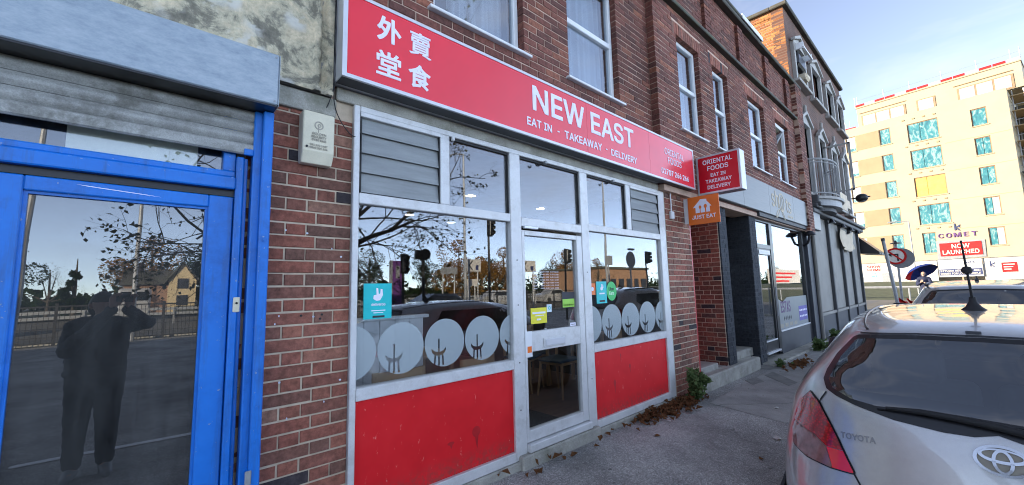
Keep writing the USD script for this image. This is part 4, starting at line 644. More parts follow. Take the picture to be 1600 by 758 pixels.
for k in range(4): part(sg, 'small_mark', facade(affinity.rotate(affinity.scale(Point(10.9+.11*k, 3.12).buffer(1, 12), .045, .02), 30), -.184, .003), GOLD)

# ---------------------------------------------------------------- three storey building with bistro front
tall = thing('three_storey_building', 'three storey brown brick building with pale pointed window surrounds and a sunlit side wall', 'building', (17, 0, .12))
W1 = [(13.62, 14.62), (15.62, 16.42), (17.55, 18.4), (19.3, 20.15)]; W2 = [(13.65, 14.95), (15.6, 17.0), (17.72, 19.05), (19.62, 20.9)]
W1 = [(13.66, 14.52), (15.72, 16.5), (17.6, 18.4), (19.4, 20.2)]
holes = [(a, b, 4.1, 6.15) for a, b in W1]+[(a+.12, b-.12, 7.42, 8.55) for a, b in W2]
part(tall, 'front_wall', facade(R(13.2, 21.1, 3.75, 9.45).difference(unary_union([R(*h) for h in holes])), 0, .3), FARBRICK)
part(tall, 'side_wall', MB().box(13.21, 13.4, .3, 9, 3, 9.45).box(20.9, 21.1, .3, 9, 0, 9.45).box(13.21, 21.1, 8.8, 9, 0, 9.4).box(13.21, 20.9, .3, 9, 9.2, 9.3).box(13.4, 20.9, .3, 9, 3.7, 3.8), MORTAR_UP)
mb, tones = MB(), []
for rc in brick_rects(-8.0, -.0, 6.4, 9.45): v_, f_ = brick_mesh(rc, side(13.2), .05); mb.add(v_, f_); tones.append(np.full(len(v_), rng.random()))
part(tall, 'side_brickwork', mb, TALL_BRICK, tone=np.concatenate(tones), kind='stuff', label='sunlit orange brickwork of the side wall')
part(tall, 'roof_coping', MB().box(13.1, 21.2, -.12, .3, 9.45, 9.56, .02).box(13.1, 13.45, .3, 9, 9.45, 9.56, .02), COPING)
for lvl, (ws, z0, z1) in enumerate(((W1, 4.1, 6.15), ([(a+.12, b-.12) for a, b in W2], 7.42, 8.55))):
    for k, (a, b) in enumerate(ws):
        c = (a+b)/2
        s_ = part(tall, 'window_surround', facade(Polygon([(a-.14, z0-.04), (a-.14, z1+.02), (c, z1+.28), (b+.14, z1+.02), (b+.14, z0-.04)]).difference(R(a, b, z0, z1)), -.09, .14), STONETRIM)
        hp = Polygon([(a-.22, z1), (a-.22, z1+.07), (c, z1+.40), (b+.22, z1+.07), (b+.22, z1), (c, z1+.30)]); part(s_, 'pointed_hood', facade(hp, -.15, .1), STONETRIM)
        if lvl == 0: part(s_, 'finial', MB().box(c-.04, c+.04, -.14, -.06, z1+.36, z1+.58, .02), STONETRIM)
        part(s_, 'sill', MB().box(a-.2, b+.2, -.17, .05, z0-.10, z0-.02, .015), STONETRIM)
        w_ = part(tall, 'casement_window', MB().box(a, a+.06, .1, .16, z0, z1).box(b-.06, b, .1, .16, z0, z1).box(c-.03, c+.03, .1, .16, z0, z1).box(a, b, .101, .159, z1-.06, z1).box(a, b, .101, .159, z0, z0+.06).box(a, b, .101, .159, z1-.55, z1-.5), UPVC)
        part(w_, 'pane', B(a+.02, b-.02, .125, .131, z0+.02, z1-.02, 0), PANEUP); part(w_, 'dark_back_plane', MB().box(a-.3, b+.3, 1.3, 1.4, z0-.4, min(z1+.4, 9.1)), SHADEWALL)  # pane is backed by a dark plane in place of an unlit room
part(tall, 'awning_window', MB().box(13.78, 14.82, -.30, -.26, 8.30, 8.35).box(13.78, 13.82, -.28, .08, 8.32, 8.5).box(14.78, 14.82, -.28, .08, 8.32, 8.5), UPVC, label='top window light propped open')
part(tall, 'dark_cloth', MB().box(13.9, 14.7, -.12, .09, 7.95, 8.32, .05), BLACK)
part(tall, 'cream_cushion', MB().box(14.3, 14.75, -.2, .05, 7.62, 7.8, .05), CLOTH)
part(tall, 'open_casement', MB().box(16.45, 16.49, -.72, -.02, 4.45, 4.5).box(16.45, 16.49, -.72, -.02, 5.95, 6.0).box(16.45, 16.49, -.72, -.66, 4.45, 6.0).box(16.45, 16.49, -.08, -.02, 4.45, 6.0), STONETRIM, label='tall grey casement swung open')
# balcony
bal = thing('curved_balcony', 'grey curved iron balcony with vertical bars on the three storey building', 'balcony', (14.75, 0, 3.8))
th = np.linspace(0, math.pi, 25); arc = lambda rx, ry, z: np.c_[14.75-rx*np.cos(th), -ry*np.sin(th)-.02, np.full(25, z)]
part(bal, 'floor_slab', onto(ext(Polygon([(14.75-1.2*math.cos(t), -.58*math.sin(t)) for t in th]), .2), (0, 0, 3.70), (1, 0, 0), (0, 1, 0), (0, 0, 1)), RAILGREY)
part(bal, 'slab_moulding', onto(ext(Polygon([(14.75-1.27*math.cos(t), -.64*math.sin(t)) for t in th]), .07), (0, 0, 3.88), (1, 0, 0), (0, 1, 0), (0, 0, 1)), STONETRIM)
part(bal, 'underside', onto(ext(Polygon([(14.75-.95*math.cos(t), -.44*math.sin(t)) for t in th]), .12), (0, 0, 3.585), (1, 0, 0), (0, 1, 0), (0, 0, 1)), DARKTRIM)
for z_, r_ in ((5.02, .028), (4.93, .014), (4.06, .018)): part(bal, 'hand_rail' if z_ > 5 else 'rail', MB().tube(arc(1.14, .53, z_), r_, 6), RAILGREY)
for k in range(1, 24, 1): part(bal, 'baluster', MB().tube([(14.75-1.14*math.cos(th[k]), -.53*math.sin(th[k])-.02, z) for z in (3.95, 5.02)], .012, 5), RAILGREY)
part(bal, 'corner_bracket', MB().box(13.5, 13.62, -.3, 0, 3.75, 3.98, .02).box(13.38, 13.62, -.36, 0, 3.66, 3.76, .01), DARKTRIM)
# ground floor panels
gp = thing('bistro_front', 'grey panelled shopfront with slim pilasters under a dark cornice', 'shopfront', (17.5, 0, .12))
part(gp, 'backing', MB().box(13.3, 21.1, .05, .3, .1, 3.75), DARKTRIM)
px = [13.35, 15.6, 17.5, 19.2, 20.9]
for a, b in zip(px[:-1], px[1:]):
    part(gp, 'grey_panel', MB().box(a+.06, b-.06, -.02, .05, .78, 3.5, .01), GREYPANEL); part(gp, 'dark_stall_riser', MB().box(a+.02, b-.02, -.05, .05, .1, .70), CHARCOAL); part(gp, 'ledge', MB().box(a, b, -.09, .05, .70, .78, .008), GREYPANEL)
for a in px: part(gp, 'pilaster', MB().box(a-.06, a+.06, -.10, .05, .1, 3.5, .01), DARKTRIM)
part(gp, 'cornice', MB().box(13.3, 21.25, -.22, .05, 3.5, 3.62, .02).box(13.3, 21.3, -.30, .05, 3.62, 3.72, .02), DARKTRIM)
for k, x_ in enumerate((15.5, 17.2, 18.6, 20.0)): part(gp, 'spot_lamp', MB().tube([(x_, -.2, 3.50), (x_, -.2, 3.38)], [.04, .09], 8).tube([(x_, -.2, 3.39), (x_, -.2, 3.37)], .1, 10), BLACK)
cs = thing('cream_wall_sign', 'blank cream shaped sign board above the bistro cornice', 'sign', (18.4, -.1, 4.1)); part(cs, 'board', facade(Polygon([(17.3, 4.15), (17.3, 4.75), (19.4, 4.75), (19.4, 4.6), (19.9, 4.6), (19.9, 4.3), (19.2, 4.3), (19.2, 4.15)]), -.10, .06), CLOTH)
xs = np.linspace(17.05, 19.2, 14); zs = np.linspace(0, 1, 9); gx, gg = np.meshgrid(xs, zs, indexing='ij'); sag = .22*np.sin((gx-17.05)/2.15*math.pi); zz = 3.42-sag*(.9-.3*gg)-gg*.66; yy = -.16-.04*np.sin(gx*9+gg*4)
n = 9; i, j = np.meshgrid(np.arange(13), np.arange(8), indexing='ij'); a = (i*n+j).ravel()
solo('hanging_banner', (np.c_[gx.ravel(), yy.ravel(), zz.ravel()], np.vstack([np.stack([a, a+n, a+n+1], 1), np.stack([a, a+n+1, a+1], 1)])), CLOTH, 'sagging beige cloth banner hung between the bistro pilasters', 'banner', smooth=True)
aw = thing('black_awning', 'small black canvas awning at the far corner of the bistro', 'awning', (21.6, -.3, 2.6)); part(aw, 'canvas', trimesh.convex.convex_hull(np.array([(21.2, .0, 3.4), (21.2, 0, 2.7), (21.2, -.64, 2.62), (21.2, -.64, 2.70), (23.0, 0, 3.4), (23.0, 0, 2.7), (23.0, -.64, 2.62), (23.0, -.64, 2.70)])), BLACK)
wa = thing('corner_wall_lamp', 'round black wall lamp on a bracket at the corner of the tall building', 'lamp', (20.9, -.3, 4.8)); part(wa, 'lamp_head', trimesh.creation.icosphere(2, .2).apply_scale([1, 1, .85]).apply_translation([20.9, -.34, 4.84]), BLACK, smooth=True); part(wa, 'bracket', MB().tube([(20.9, 0, 4.86), (20.9, -.6, 4.86)], .025, 6), BLACK); part(wa, 'lens', lathe([(0, -.03), (.12, -.01), (.13, .03), (0, .03)], (20.9, -.34, 4.70), 14), SIGNGREY)

# ---------------------------------------------------------------- apartment block under construction
SC, KO = 1.42, np.array([59.64, 1.147, 0.0]); TA = math.radians(8.0)
KT, KN = np.array([-math.sin(TA), -math.cos(TA), 0]), np.array([-math.cos(TA), math.sin(TA), 0])
kz = lambda z: 1.6485+SC*(z-1.6485)
def K(mesh):                                             # (a, z, outwards) -> world, in metres after scaling a and z
    v, f, _ = meshkit.arrays(mesh) if not isinstance(mesh, MB) else mesh.arrays(); return KO+v[:, :1]*SC*KT+np.c_[np.zeros(len(v)), np.zeros(len(v)), kz(v[:, 1])]+v[:, 2:]*KN, f
kb = lambda a0, a1, z0, z1, w0, w1, c=0: K(MB().box(a0, a1, z0, z1, w0, w1, c))
kpoly = lambda p, w0, d: (lambda m: K((np.array(m.vertices)+[0, 0, w0], np.array(m.faces))))(ext(p, d))
ap = thing('apartment_block', 'tall cream apartment block still being finished with turquoise film over its windows', 'building', tuple(KO+np.array([7, 0, 1.4])))
AW = []   # (a0, a1, z0, z1, material, lights)
for z1 in (13.18, 11.13, 9.05, 7.0, 4.93): AW += [(-2.72, -2.08, z1-1.25, z1, 'tealwhite', 1), (-.62, .04, z1-1.25, z1, 'teal', 1)]
for k, z1 in enumerate((13.05, 11.02, 8.97, 6.91)): AW.append((.98, 2.61, z1-1.45, z1, 'osb' if k == 2 else 'teal', 2))
AW.append((1.02, 1.72, 3.4, 4.89, 'teal', 2))
for k, z1 in enumerate((12.97, 10.96, 8.94, 6.89, 4.87)): AW.append((4.17, 4.90, z1-1.2, z1, 'teal' if k in (0, 1, 2) else 'mix', 1 if k == 0 else 2))
part(ap, 'front_wall', kpoly(R(-2.76, 5.86, -.3, 13.86).difference(unary_union([R(*q[:4]) for q in AW])), -.3, .3), CREAMRENDER)
part(ap, 'main_volume', kb(-2.755, 5.855, -.3, 13.84, -14, -.45), CREAMRENDER); part(ap, 'wall_edge', kb(-2.76, -2.72, -.3, 13.86, -.45, -.3), CREAMRENDER); part(ap, 'wall_edge', kb(5.82, 5.86, -.3, 13.86, -.45, -.3), CREAMRENDER)
for z1 in (13.18, 11.13, 9.05, 7.0, 4.93): part(ap, 'tan_panel', kb(-2.06, -.64, z1-1.25, z1, -.02, .02), TANPANEL)
for a0, a1, z0, z1, m_, nl in AW:
    fr = part(ap, 'window_frame', kpoly(R(a0, a1, z0, z1).difference(R(a0+.05, a1-.05, z0+.05, z1-.05)), -.2, .12), BROWNFRAME)
    es = np.linspace(a0+.05, a1-.05, nl+1) if a1-a0 < 1.2 else np.array([a0+.05, a0+.66, a1-.05])
    for k in range(nl):
        mm = {'teal': TEALFILM, 'tealwhite': (GREYFILM, HOARDWHITE)[int(z1*10) % 2], 'osb': OSB, 'mix': (TEALFILM, GREYFILM)[k % 2]}[m_]
        part(fr, 'glazing', kb(es[k]+.012, es[k+1]-.012, z0+.05, z1-.05, -.19, -.12), mm)
        if m_ == 'tealwhite': part(fr, 'loose_film', kb(a0+.05, a1-.03, z0-.02, z0+.28, -.118, -.10), TEALFILM)
    part(ap, 'sill', kb(a0-.04, a1+.04, z0-.05, z0, -.2, .08), CREAMRENDER)
for z_ in (5.12, 7.15, 9.2, 11.25, 13.3):
    for a_ in (.75, 1.3, 1.85, 2.4): part(ap, 'vent_block', kb(a_, a_+.14, z_+.05*((a_*10) % 2), z_+.09+.05*((a_*10) % 2), 0, .06), TANPANEL)
for z_ in (4.98, 7.0, 9.05, 11.05): part(ap, 'render_joint', kb(2.8, 5.84, z_-.012, z_+.012, -.01, .012), TANPANEL)
UP0 = kb(-1.95, 6.58, 13.86, 15.56, -10, -.9); part(ap, 'top_storey', UP0, CREAMRENDER)
for a0, a1, z0, z1, nl in ((-1.7, .95, 13.9, 14.86, 3), (1.55, 2.55, 13.9, 14.86, 1), (3.65, 6.2, 13.9, 14.86, 3)):
    fr = part(ap, 'top_window_frame', kb(a0, a1, z0, z1, -.95, -.84), BROWNFRAME); es = np.linspace(a0+.06, a1-.06, nl+1)
    for k in range(nl): part(fr, 'glazing', kb(es[k]+.05, es[k+1]-.05, z0+.08, z1-.08, -.87, -.82), GREYFILM)
for a0, a1 in ((-1.8, 1.0), (3.5, 6.2)): part(ap, 'roof_trim', kb(a0, a1, 15.06, 15.1, -.9, -.8), TANPANEL)
part(ap, 'roof_slab', kb(-2.0, 6.62, 15.56, 15.66, -10, -.8), CREAMRENDER)
lz = 4.42
for ch, a_, w_ in (('C', 1.83, .26), ('O', 2.2, .28), ('M', 2.58, .34), ('E', 3.06, .22), ('T', 3.42, .26)):
    v_, f_ = text(ch, w_, .30, .08); part(ap, 'name_letter', K((v_+[a_, lz, 0], f_)), PURPLE)
star = unary_union([Polygon([(2.66, 4.88), (2.66, 5.36), (2.72, 5.36), (2.74, 4.9)]), Polygon([(2.72, 5.1), (2.95, 5.26), (2.9, 5.12), (2.98, 5.05)]), Polygon([(2.72, 5.14), (2.94, 4.84), (2.84, 4.86), (2.78, 4.98)])]); part(ap, 'star_mark', kpoly(star, 0, .08), NAVY)
eb = thing('roof_edge_barrier', 'red and white edge barrier with white posts along the apartment block roof', 'barrier', tuple(KO+np.array([1, 0, kz(15.6)])))
ed = np.linspace(-2.0, 6.62, 15)
for k in range(14): part(eb, 'barrier_board', kb(ed[k]+.02, ed[k+1]-.02, 15.66, 15.84, -.86, -.80), SAFERED if k % 3 != 1 else HOARDWHITE)
for a_ in (-2.0, -1.85, -.2, 1.3, 3.0, 4.7, 6.2, 6.6): part(eb, 'guard_post', K(MB().tube([(a_, 15.6, -.85), (a_, 16.5, -.85)], .025, 5)), HOARDWHITE)
part(eb, 'guard_wire', K(MB().tube([(-2.0, 16.2, -.85), (6.6, 16.2, -.85)], .008, 4)), SCAFF)
part(eb, 'end_board', kb(-2.75, -2.0, 13.9, 14.02, -.4, -.36), SAFERED)
for a_ in (-2.7, -2.4): part(eb, 'guard_post', K(MB().tube([(a_, 13.8, -.38), (a_, 14.6, -.38)], .022, 5)), HOARDWHITE)
sc_ = thing('scaffolding', 'scaffold tubes and boards on the right flank of the apartment block', 'scaffolding', tuple(KO+np.array([3, -9.5, 1.4])))
for a_ in (6.0, 6.5, 7.1):
    for w_ in (-1.2, -4): part(sc_, 'upright', K(MB().tube([(a_, -.2, w_), (a_, 13.9, w_)], .03, 5)), SCAFF)
for z_ in np.arange(3.2, 13.9, 1.02):
    part(sc_, 'ledger', K(MB().tube([(5.9, z_+.45, -1.2), (7.3, z_+.45, -1.2)], .026, 5)), SCAFF)
    part(sc_, 'scaffold_board', kb(5.9, 7.3, z_, z_+.05, -4, -1.0), SCAFFWOOD if z_ > 9 else DARKTRIM)
part(sc_, 'dark_netting', kb(5.9, 7.3, .5, 13.2, -4.2, -4.15), EARTH)
# hoarding, boards and signs on the street in front of the block
HD = thing('site_hoarding', 'long white site hoarding with show home lettering along the apartment site', 'hoarding', tuple(KO+np.array([-2.5, 0, 1.3])))
for k, (a0, a1) in enumerate([(-3.6, -2.66), (-2.65, -1.55), (-1.54, -.45), (-.44, .65), (.66, 1.75), (3.87, 4.95), (4.96, 6.1), (6.11, 7.6)]): part(HD, 'panel', kb(a0, a1, 1.30, 2.84, 1.5, 1.55), HOARDWHITE)
part(HD, 'top_rail', kb(-3.6, 7.6, 2.84, 2.88, 1.5, 1.58), DARKTRIM)
def kt(p, s_, a, z, w, h, wo, m): v_, f_ = text(s_, w, h, .02); part(p, 'lettering', K((v_+[a, z, wo], f_)), m)
kt(HD, 'SHOW', -2.02, 2.52, .80, .17, 1.55, SAFERED); kt(HD, 'HOME', -2.02, 2.28, .80, .17, 1.55, SAFERED); kt(HD, 'THIS', -1.82, 2.03, .5, .16, 1.55, CYANP); kt(HD, 'WAY', -1.82, 1.80, .5, .16, 1.55, CYANP)
part(HD, 'star_mark', K((lambda m: (np.array(m.vertices)*[.75, .75, 1]+[2.15, -1.38, 1.55], np.array(m.faces)))(ext(star, .03))), NAVY)
part(HD, 'red_poster', kb(4.62, 5.26, 1.92, 2.52, 1.55, 1.57), SAFERED)
for k in range(3): part(HD, 'poster_line', kb(4.70, 5.16-.08*k, 2.36-.15*k, 2.42-.15*k, 1.57, 1.585), HOARDWHITE)
part(HD, 'photo_panel', kb(-1.2, -.5, 1.4, 2.1, 1.55, 1.565), SIGNGREY); part(HD, 'leaf_print', kb(-2.6, -2.3, 1.45, 1.9, 1.55, 1.565), SIGNGREY)
NL = thing('now_launched_board', 'red now launched sales board on a grey frame above the hoarding', 'sign', tuple(KO+KN*2+KT*3.9+np.array([0, 0, 3.6])))
part(NL, 'grey_back', kpoly(Polygon([(1.66, 2.9), (1.68, 4.24), (3.98, 4.12), (3.94, 2.98)]), .02, .05), SIGNGREY); part(NL, 'red_board', kb(1.83, 3.80, 3.14, 4.04, .08, .12), SAFERED)
kt(NL, 'NOW', 2.42, 3.66, .85, .27, .12, HOARDWHITE); kt(NL, 'LAUNCHED', 1.95, 3.26, 1.72, .27, .12, HOARDWHITE)
SB = thing('stylish_homes_board', 'pale board with a navy strip advertising stylish new homes', 'sign', tuple(KO+KN*2+KT*3.9+np.array([0, 0, 1.4])))
part(SB, 'board', kb(1.80, 3.84, 1.70, 2.86, 1.62, 1.66), M('grey_board', (.42, .43, .44), .5)); part(SB, 'navy_strip', kb(1.84, 3.80, 1.80, 2.22, 1.66, 1.68), NAVY); part(SB, 'edge', kpoly(R(1.78, 3.86, 1.68, 2.88).difference(R(1.81, 3.83, 1.71, 2.85)), 1.62, .06), DARKTRIM)
kt(SB, 'STYLISH NEW 1 & 2-BED', 1.9, 2.04, 1.82, .12, 1.68, HOARDWHITE); kt(SB, 'HOMES FOR LOCAL PEOPLE', 1.9, 1.85, 1.82, .12, 1.68, HOARDWHITE); kt(SB, 'sort it...', 3.05, 2.58, .6, .12, 1.66, NAVY)

# ---------------------------------------------------------------- street furniture by the side road
nt = thing('no_left_turn_sign', 'round no left turn sign in front of a larger grey disc on a steel post', 'road sign', (25.0, -.94, 0))
def disc(o, r, d, n=32): m = trimesh.creation.cylinder(r, d, sections=n); v_ = np.array(m.vertices)[:, [2, 0, 1]]; return v_*[-1, 1, 1]+np.array(o), np.array(m.faces)[:, ::-1]
part(nt, 'post', MB().tube([(25.05, -.80, -.1), (25.05, -.83, 3.25)], .045, 8), STEEL)
xp = lambda poly, x, d: xplane(affinity.translate(poly, .78, 2.66), x, d)
part(nt, 'back_disc', xplane(affinity.translate(Point(0, 0).buffer(.44, 32), .95, 2.56), 24.99, .02), SIGNGREY); part(nt, 'sign_plate', xp(Point(0, 0).buffer(.36, 40), 24.96, .02), ROUNDELWHITE)
part(nt, 'red_ring', xp(Point(0, 0).buffer(.365, 40).difference(Point(0, 0).buffer(.285, 40)), 24.952, .006), SAFERED)
part(nt, 'arrow', xp(unary_union([R(.04, .10, -.22, .10), R(-.14, .10, .04, .10), Polygon([(-.13, -.03), (-.13, .17), (-.25, .07)])]), 24.953, .004), BLACK)
part(nt, 'red_bar', xp(affinity.rotate(R(-.30, .30, -.03, .03), -45, origin=(0, 0)), 24.948, .004), SAFERED)
part(nt, 'lamp_hood', lathe([(0, .14), (.03, .13), (.06, .06), (.19, .02), (.20, -.01), (0, -.01)], (25.0, -.83, 3.22), 14), BLACK, smooth=40)
lp_ = thing('leaning_steel_post', 'plain dark steel post leaning left beside the no left turn sign', 'post', (22, -.3, 0)); part(lp_, 'pole', MB().tube([(22, -.964, -.1), (22, -.70, 3.25)], .055, 10), STEEL); part(lp_, 'pole_cap', MB().tube([(22, -.708, 3.17), (22, -.699, 3.28)], .062, 10), DARKTRIM)
sl_ = thing('slim_lamp_post', 'thin street lamp post with a short arm seen before the apartment block', 'lamp post', (45, -.3, .6)); part(sl_, 'pole', MB().tube([(45, -.28, .3), (45, -.22, 6.2)], .05, 8), SIGNGREY); part(sl_, 'arm', MB().tube([(45, -.22, 6.15), (45, .4, 6.22), (45, .7, 6.2)], .035, 6), SIGNGREY); part(sl_, 'lamp_head', MB().box(44.9, 45.1, .5, 1.0, 6.16, 6.26, .03), SIGNGREY)
rg = thing('orange_mesh_barrier', 'crumpled orange red plastic barrier beside the sign post', 'barrier', (24.6, -1.1, 0))
for k in range(3):
    xs = np.linspace(0, 1, 10); gx, gg = np.meshgrid(xs, np.linspace(0, 1, 8), indexing='ij'); vv = np.c_[(24.7+.12*np.sin(gx*9+k*2+gg*5)).ravel(), (-.66-.36*k-.34*gx+.05*np.sin(gg*7+k)).ravel(), (.25+.5*gg+.07*np.sin(gx*5+k*1.7)).ravel()]; i, j = np.meshgrid(np.arange(9), np.arange(7), indexing='ij'); a = (i*8+j).ravel(); part(rg, 'plastic_sheet', (vv, np.vstack([np.stack([a, a+8, a+9], 1), np.stack([a, a+9, a+1], 1)])), SAFERED, smooth=True)
for y_ in (-.7, -1.45): part(rg, 'stake', MB().tube([(24.75, y_, -.05), (24.75, y_, 1.3)], .02, 5), SCAFF)
rl = thing('verge_guard_rail', 'low grey guard rail along the grass verge', 'guard rail', (41, 0, 0)); part(rl, 'rail', MB().tube([(41.2, -14, 1.05), (41.2, 20, 1.05)], .09, 6), STEEL)
for k, y_ in enumerate(np.arange(-12, 16, 4.0)): part(rl, 'post', MB().tube([(41.2, y_, 0), (41.2, y_, 1.05)], .05, 6), STEEL)

# ---------------------------------------------------------------- cars: one smooth shell lofted through loops that run round the body
ROWS=[ # each: list of (X, y, z)
 [(.09,0,.17),(.10,.30,.17),(.15,.52,.17),(.28,.68,.17),(.55,.79,.17),(1,.81,.17),(1.7,.82,.17),(2.4,.81,.17),(3.05,.78,.17),(3.5,.58,.17),(3.68,0,.17)],
 [(.03,0,.38),(.04,.30,.38),(.09,.54,.38),(.22,.69,.38),(.55,.79,.38),(1,.81,.38),(1.7,.845,.38),(2.4,.84,.38),(3.08,.81,.38),(3.55,.60,.38),(3.74,0,.38)],
 [(0,0,.62),(.01,.30,.62),(.06,.55,.62),(.20,.70,.63),(.55,.79,.64),(1,.81,.64),(1.7,.82,.63),(2.4,.845,.62),(3.08,.82,.62),(3.53,.61,.60),(3.72,0,.60)],
 [(.045,0,.80),(.055,.30,.80),(.10,.53,.80),(.23,.695,.81),(.55,.765,.83),(1,.79,.83),(1.7,.82,.80),(2.4,.82,.78),(3.05,.80,.76),(3.47,.58,.73),(3.66,0,.73)],
 [(.095,0,1.0),(.105,.30,1.0),(.15,.51,1.0),(.275,.64,1.0),(.56,.735,1.01),(1,.765,.99),(1.7,.785,.95),(2.4,.785,.91),(2.95,.77,.89),(3.3,.55,.87),(3.45,0,.88)],
 [(.135,0,1.10),(.145,.30,1.105),(.19,.48,1.14),(.31,.585,1.16),(.58,.665,1.15),(1,.69,1.10),(1.7,.70,1.05),(2.4,.705,1.0),(2.85,.69,.98),(3.05,.48,.98),(3.12,0,.99)],
 [(.27,0,1.25),(.28,.27,1.25),(.32,.43,1.26),(.425,.515,1.28),(.64,.575,1.28),(1,.595,1.27),(1.7,.605,1.25),(2.2,.60,1.22),(2.55,.55,1.2),(2.72,.42,1.21),(2.78,0,1.22)],
 [(.40,0,1.395),(.41,.22,1.39),(.435,.36,1.38),(.51,.435,1.38),(.69,.485,1.395),(1.0,.51,1.41),(1.6,.52,1.42),(1.95,.51,1.40),(2.15,.47,1.375),(2.3,.36,1.385),(2.36,0,1.39)],
 [(.47,0,1.425),(.48,.21,1.42),(.51,.335,1.415),(.58,.395,1.415),(.74,.435,1.43),(1.02,.455,1.445),(1.58,.465,1.455),(1.88,.455,1.435),(2.06,.42,1.41),(2.19,.32,1.415),(2.23,0,1.42)],
 [(.62,0,1.452),(.63,.16,1.449),(.66,.25,1.449),(.72,.30,1.45),(.84,.33,1.458),(1.07,.345,1.472),(1.5,.345,1.482),(1.74,.34,1.468),(1.88,.31,1.452),(1.97,.22,1.45),(1.99,0,1.452)],
 [(.86,0,1.468),(.87,0.02,1.468),(.89,0.02,1.469),(.93,0.02,1.470),(1.0,.02,1.474),(1.12,.02,1.481),(1.4,.02,1.492),(1.54,.02,1.487),(1.63,.02,1.482),(1.67,.015,1.48),(1.69,0,1.478)],
]
def car_shell(sc=(1, 1, 1), nc=9, nr=7):
    fine = []
    for r in np.array(ROWS, float)*np.array(sc):
        e = np.vstack([r[1:3][::-1]*[1, -1, 1], r, r[-3:-1][::-1]*[1, -1, 1]]); f = CubicSpline(np.arange(len(e))-2.0, e)(np.linspace(0, len(r)-1, (len(r)-1)*nc+1)); f[:, 1] = np.maximum(f[:, 1], 0); f[0, 1] = f[-1, 1] = 0; fine.append(f)
    G = PchipInterpolator(np.arange(len(fine)), np.array(fine), axis=0)(np.linspace(0, len(fine)-1, (len(fine)-1)*nr+1)); G[-1, :, 1] = 0; return G
class Shell:
    def __init__(s, o, sc=(1, 1, 1)):
        s.o = np.array(o, float); s.G = car_shell(sc); n, m = s.G.shape[:2]; i, j = np.meshgrid(np.arange(n-1), np.arange(m-1), indexing='ij'); a = i*m+j; s.f = np.vstack([np.stack([a, a+m, a+m+1], -1).reshape(-1, 3), np.stack([a, a+m+1, a+1], -1).reshape(-1, 3)]); s.v = s.G.reshape(-1, 3)
        rear = s.G[:-8, :37].reshape(-1, 3); rear = np.vstack([rear, rear*[1, -1, 1]]); s.rx = LinearNDInterpolator(rear[:, 1:], rear[:, 0])
        sd = s.G[7:-14, 34:82].reshape(-1, 3); s.sy = LinearNDInterpolator(sd[:, [0, 2]], sd[:, 1])
    def body(s, cuts_rear=None, cut_side=None):
        out = MB()
        for sg in (1, -1):
            v = s.v*[1, sg, 1]; c = v[s.f].mean(1); keep = np.ones(len(s.f), bool)
            if cuts_rear is not None:
                from shapely import contains_xy
                keep &= ~(contains_xy(cuts_rear, c[:, 1], c[:, 2]) & (c[:, 0] < .8))
            if cut_side is not None: keep &= ~(contains_xy(cut_side, c[:, 0], c[:, 2]) & (abs(c[:, 1]) > .3))
            f = s.f[keep]; out.add(v+s.o, f if sg > 0 else f[:, ::-1])
        return out
    def patch(s, poly, off, how='rear', step=.012, sg=1, thick=0):
        b = poly.segmentize(step); pts = [p for g in getattr(b, 'geoms', [b]) for r in (g.exterior, *g.interiors) for p in r.coords[:-1]]; x0, y0, x1, y1 = poly.bounds; inner = poly.buffer(-step*.5)
        gx, gy = np.meshgrid(np.arange(x0, x1, step*1.5), np.arange(y0, y1, step*1.5)); from shapely import contains_xy
        q = np.c_[gx.ravel(), gy.ravel()]; q = q[contains_xy(inner, q[:, 0], q[:, 1])]; p = np.vstack([np.array(pts), q]); t = Delaunay(p).simplices; c = p[t].mean(1); t = t[contains_xy(poly, c[:, 0], c[:, 1])]
        d1 = p[t[:, 1]]-p[t[:, 0]]; d2 = p[t[:, 2]]-p[t[:, 0]]; cr = d1[:, 0]*d2[:, 1]-d1[:, 1]*d2[:, 0]; t[cr < 0] = t[cr < 0][:, ::-1]
        e = 1e-3
        if how == 'rear':
            g = lambda y, z: s.rx(y, z); x = g(p[:, 0], p[:, 1]); dy = (g(p[:, 0]+e, p[:, 1])-g(p[:, 0]-e, p[:, 1]))/(2*e); dz = (g(p[:, 0], p[:, 1]+e)-g(p[:, 0], p[:, 1]-e))/(2*e)
            nrm = np.c_[-np.ones(len(p)), np.nan_to_num(dy), np.nan_to_num(dz)]; v = np.c_[x, p]; t = t[:, ::-1]
        else:
            g = lambda X, z: s.sy(X, z); y = g(p[:, 0], p[:, 1]); dx = (g(p[:, 0]+e, p[:, 1])-g(p[:, 0]-e, p[:, 1]))/(2*e); dz = (g(p[:, 0], p[:, 1]+e)-g(p[:, 0], p[:, 1]-e))/(2*e)
            nrm = np.c_[-np.nan_to_num(dx), np.ones(len(p)), -np.nan_to_num(dz)]; v = np.c_[p[:, 0], y, p[:, 1]]; t = t[:, ::-1]
        nrm /= np.linalg.norm(nrm, axis=1, keepdims=True); ok = ~np.isnan(v).any(1); v = np.where(np.isnan(v), 0, v); t = t[ok[t].all(1)]; v = v+nrm*off
        if how == 'side': v = v*[1, sg, 1]; t = t if sg > 0 else t[:, ::-1]
        return v+s.o, t
    def on_rear(s, y, z): return np.array([float(s.rx(y, z)), y, z])+s.o
mir = lambda half: unary_union([Polygon(half+[(-a, b) for a, b in half[::-1]])]).buffer(0)
GLASS = mir([(0, 1.083), (.06, 1.066), (.14, 1.064), (.28, 1.078), (.40, 1.108), (.47, 1.132), (.507, 1.152), (.522, 1.185), (.515, 1.22), (.485, 1.285), (.425, 1.362), (.405, 1.374), (.36, 1.379), (.2, 1.388), (0, 1.391)]).buffer(.004)
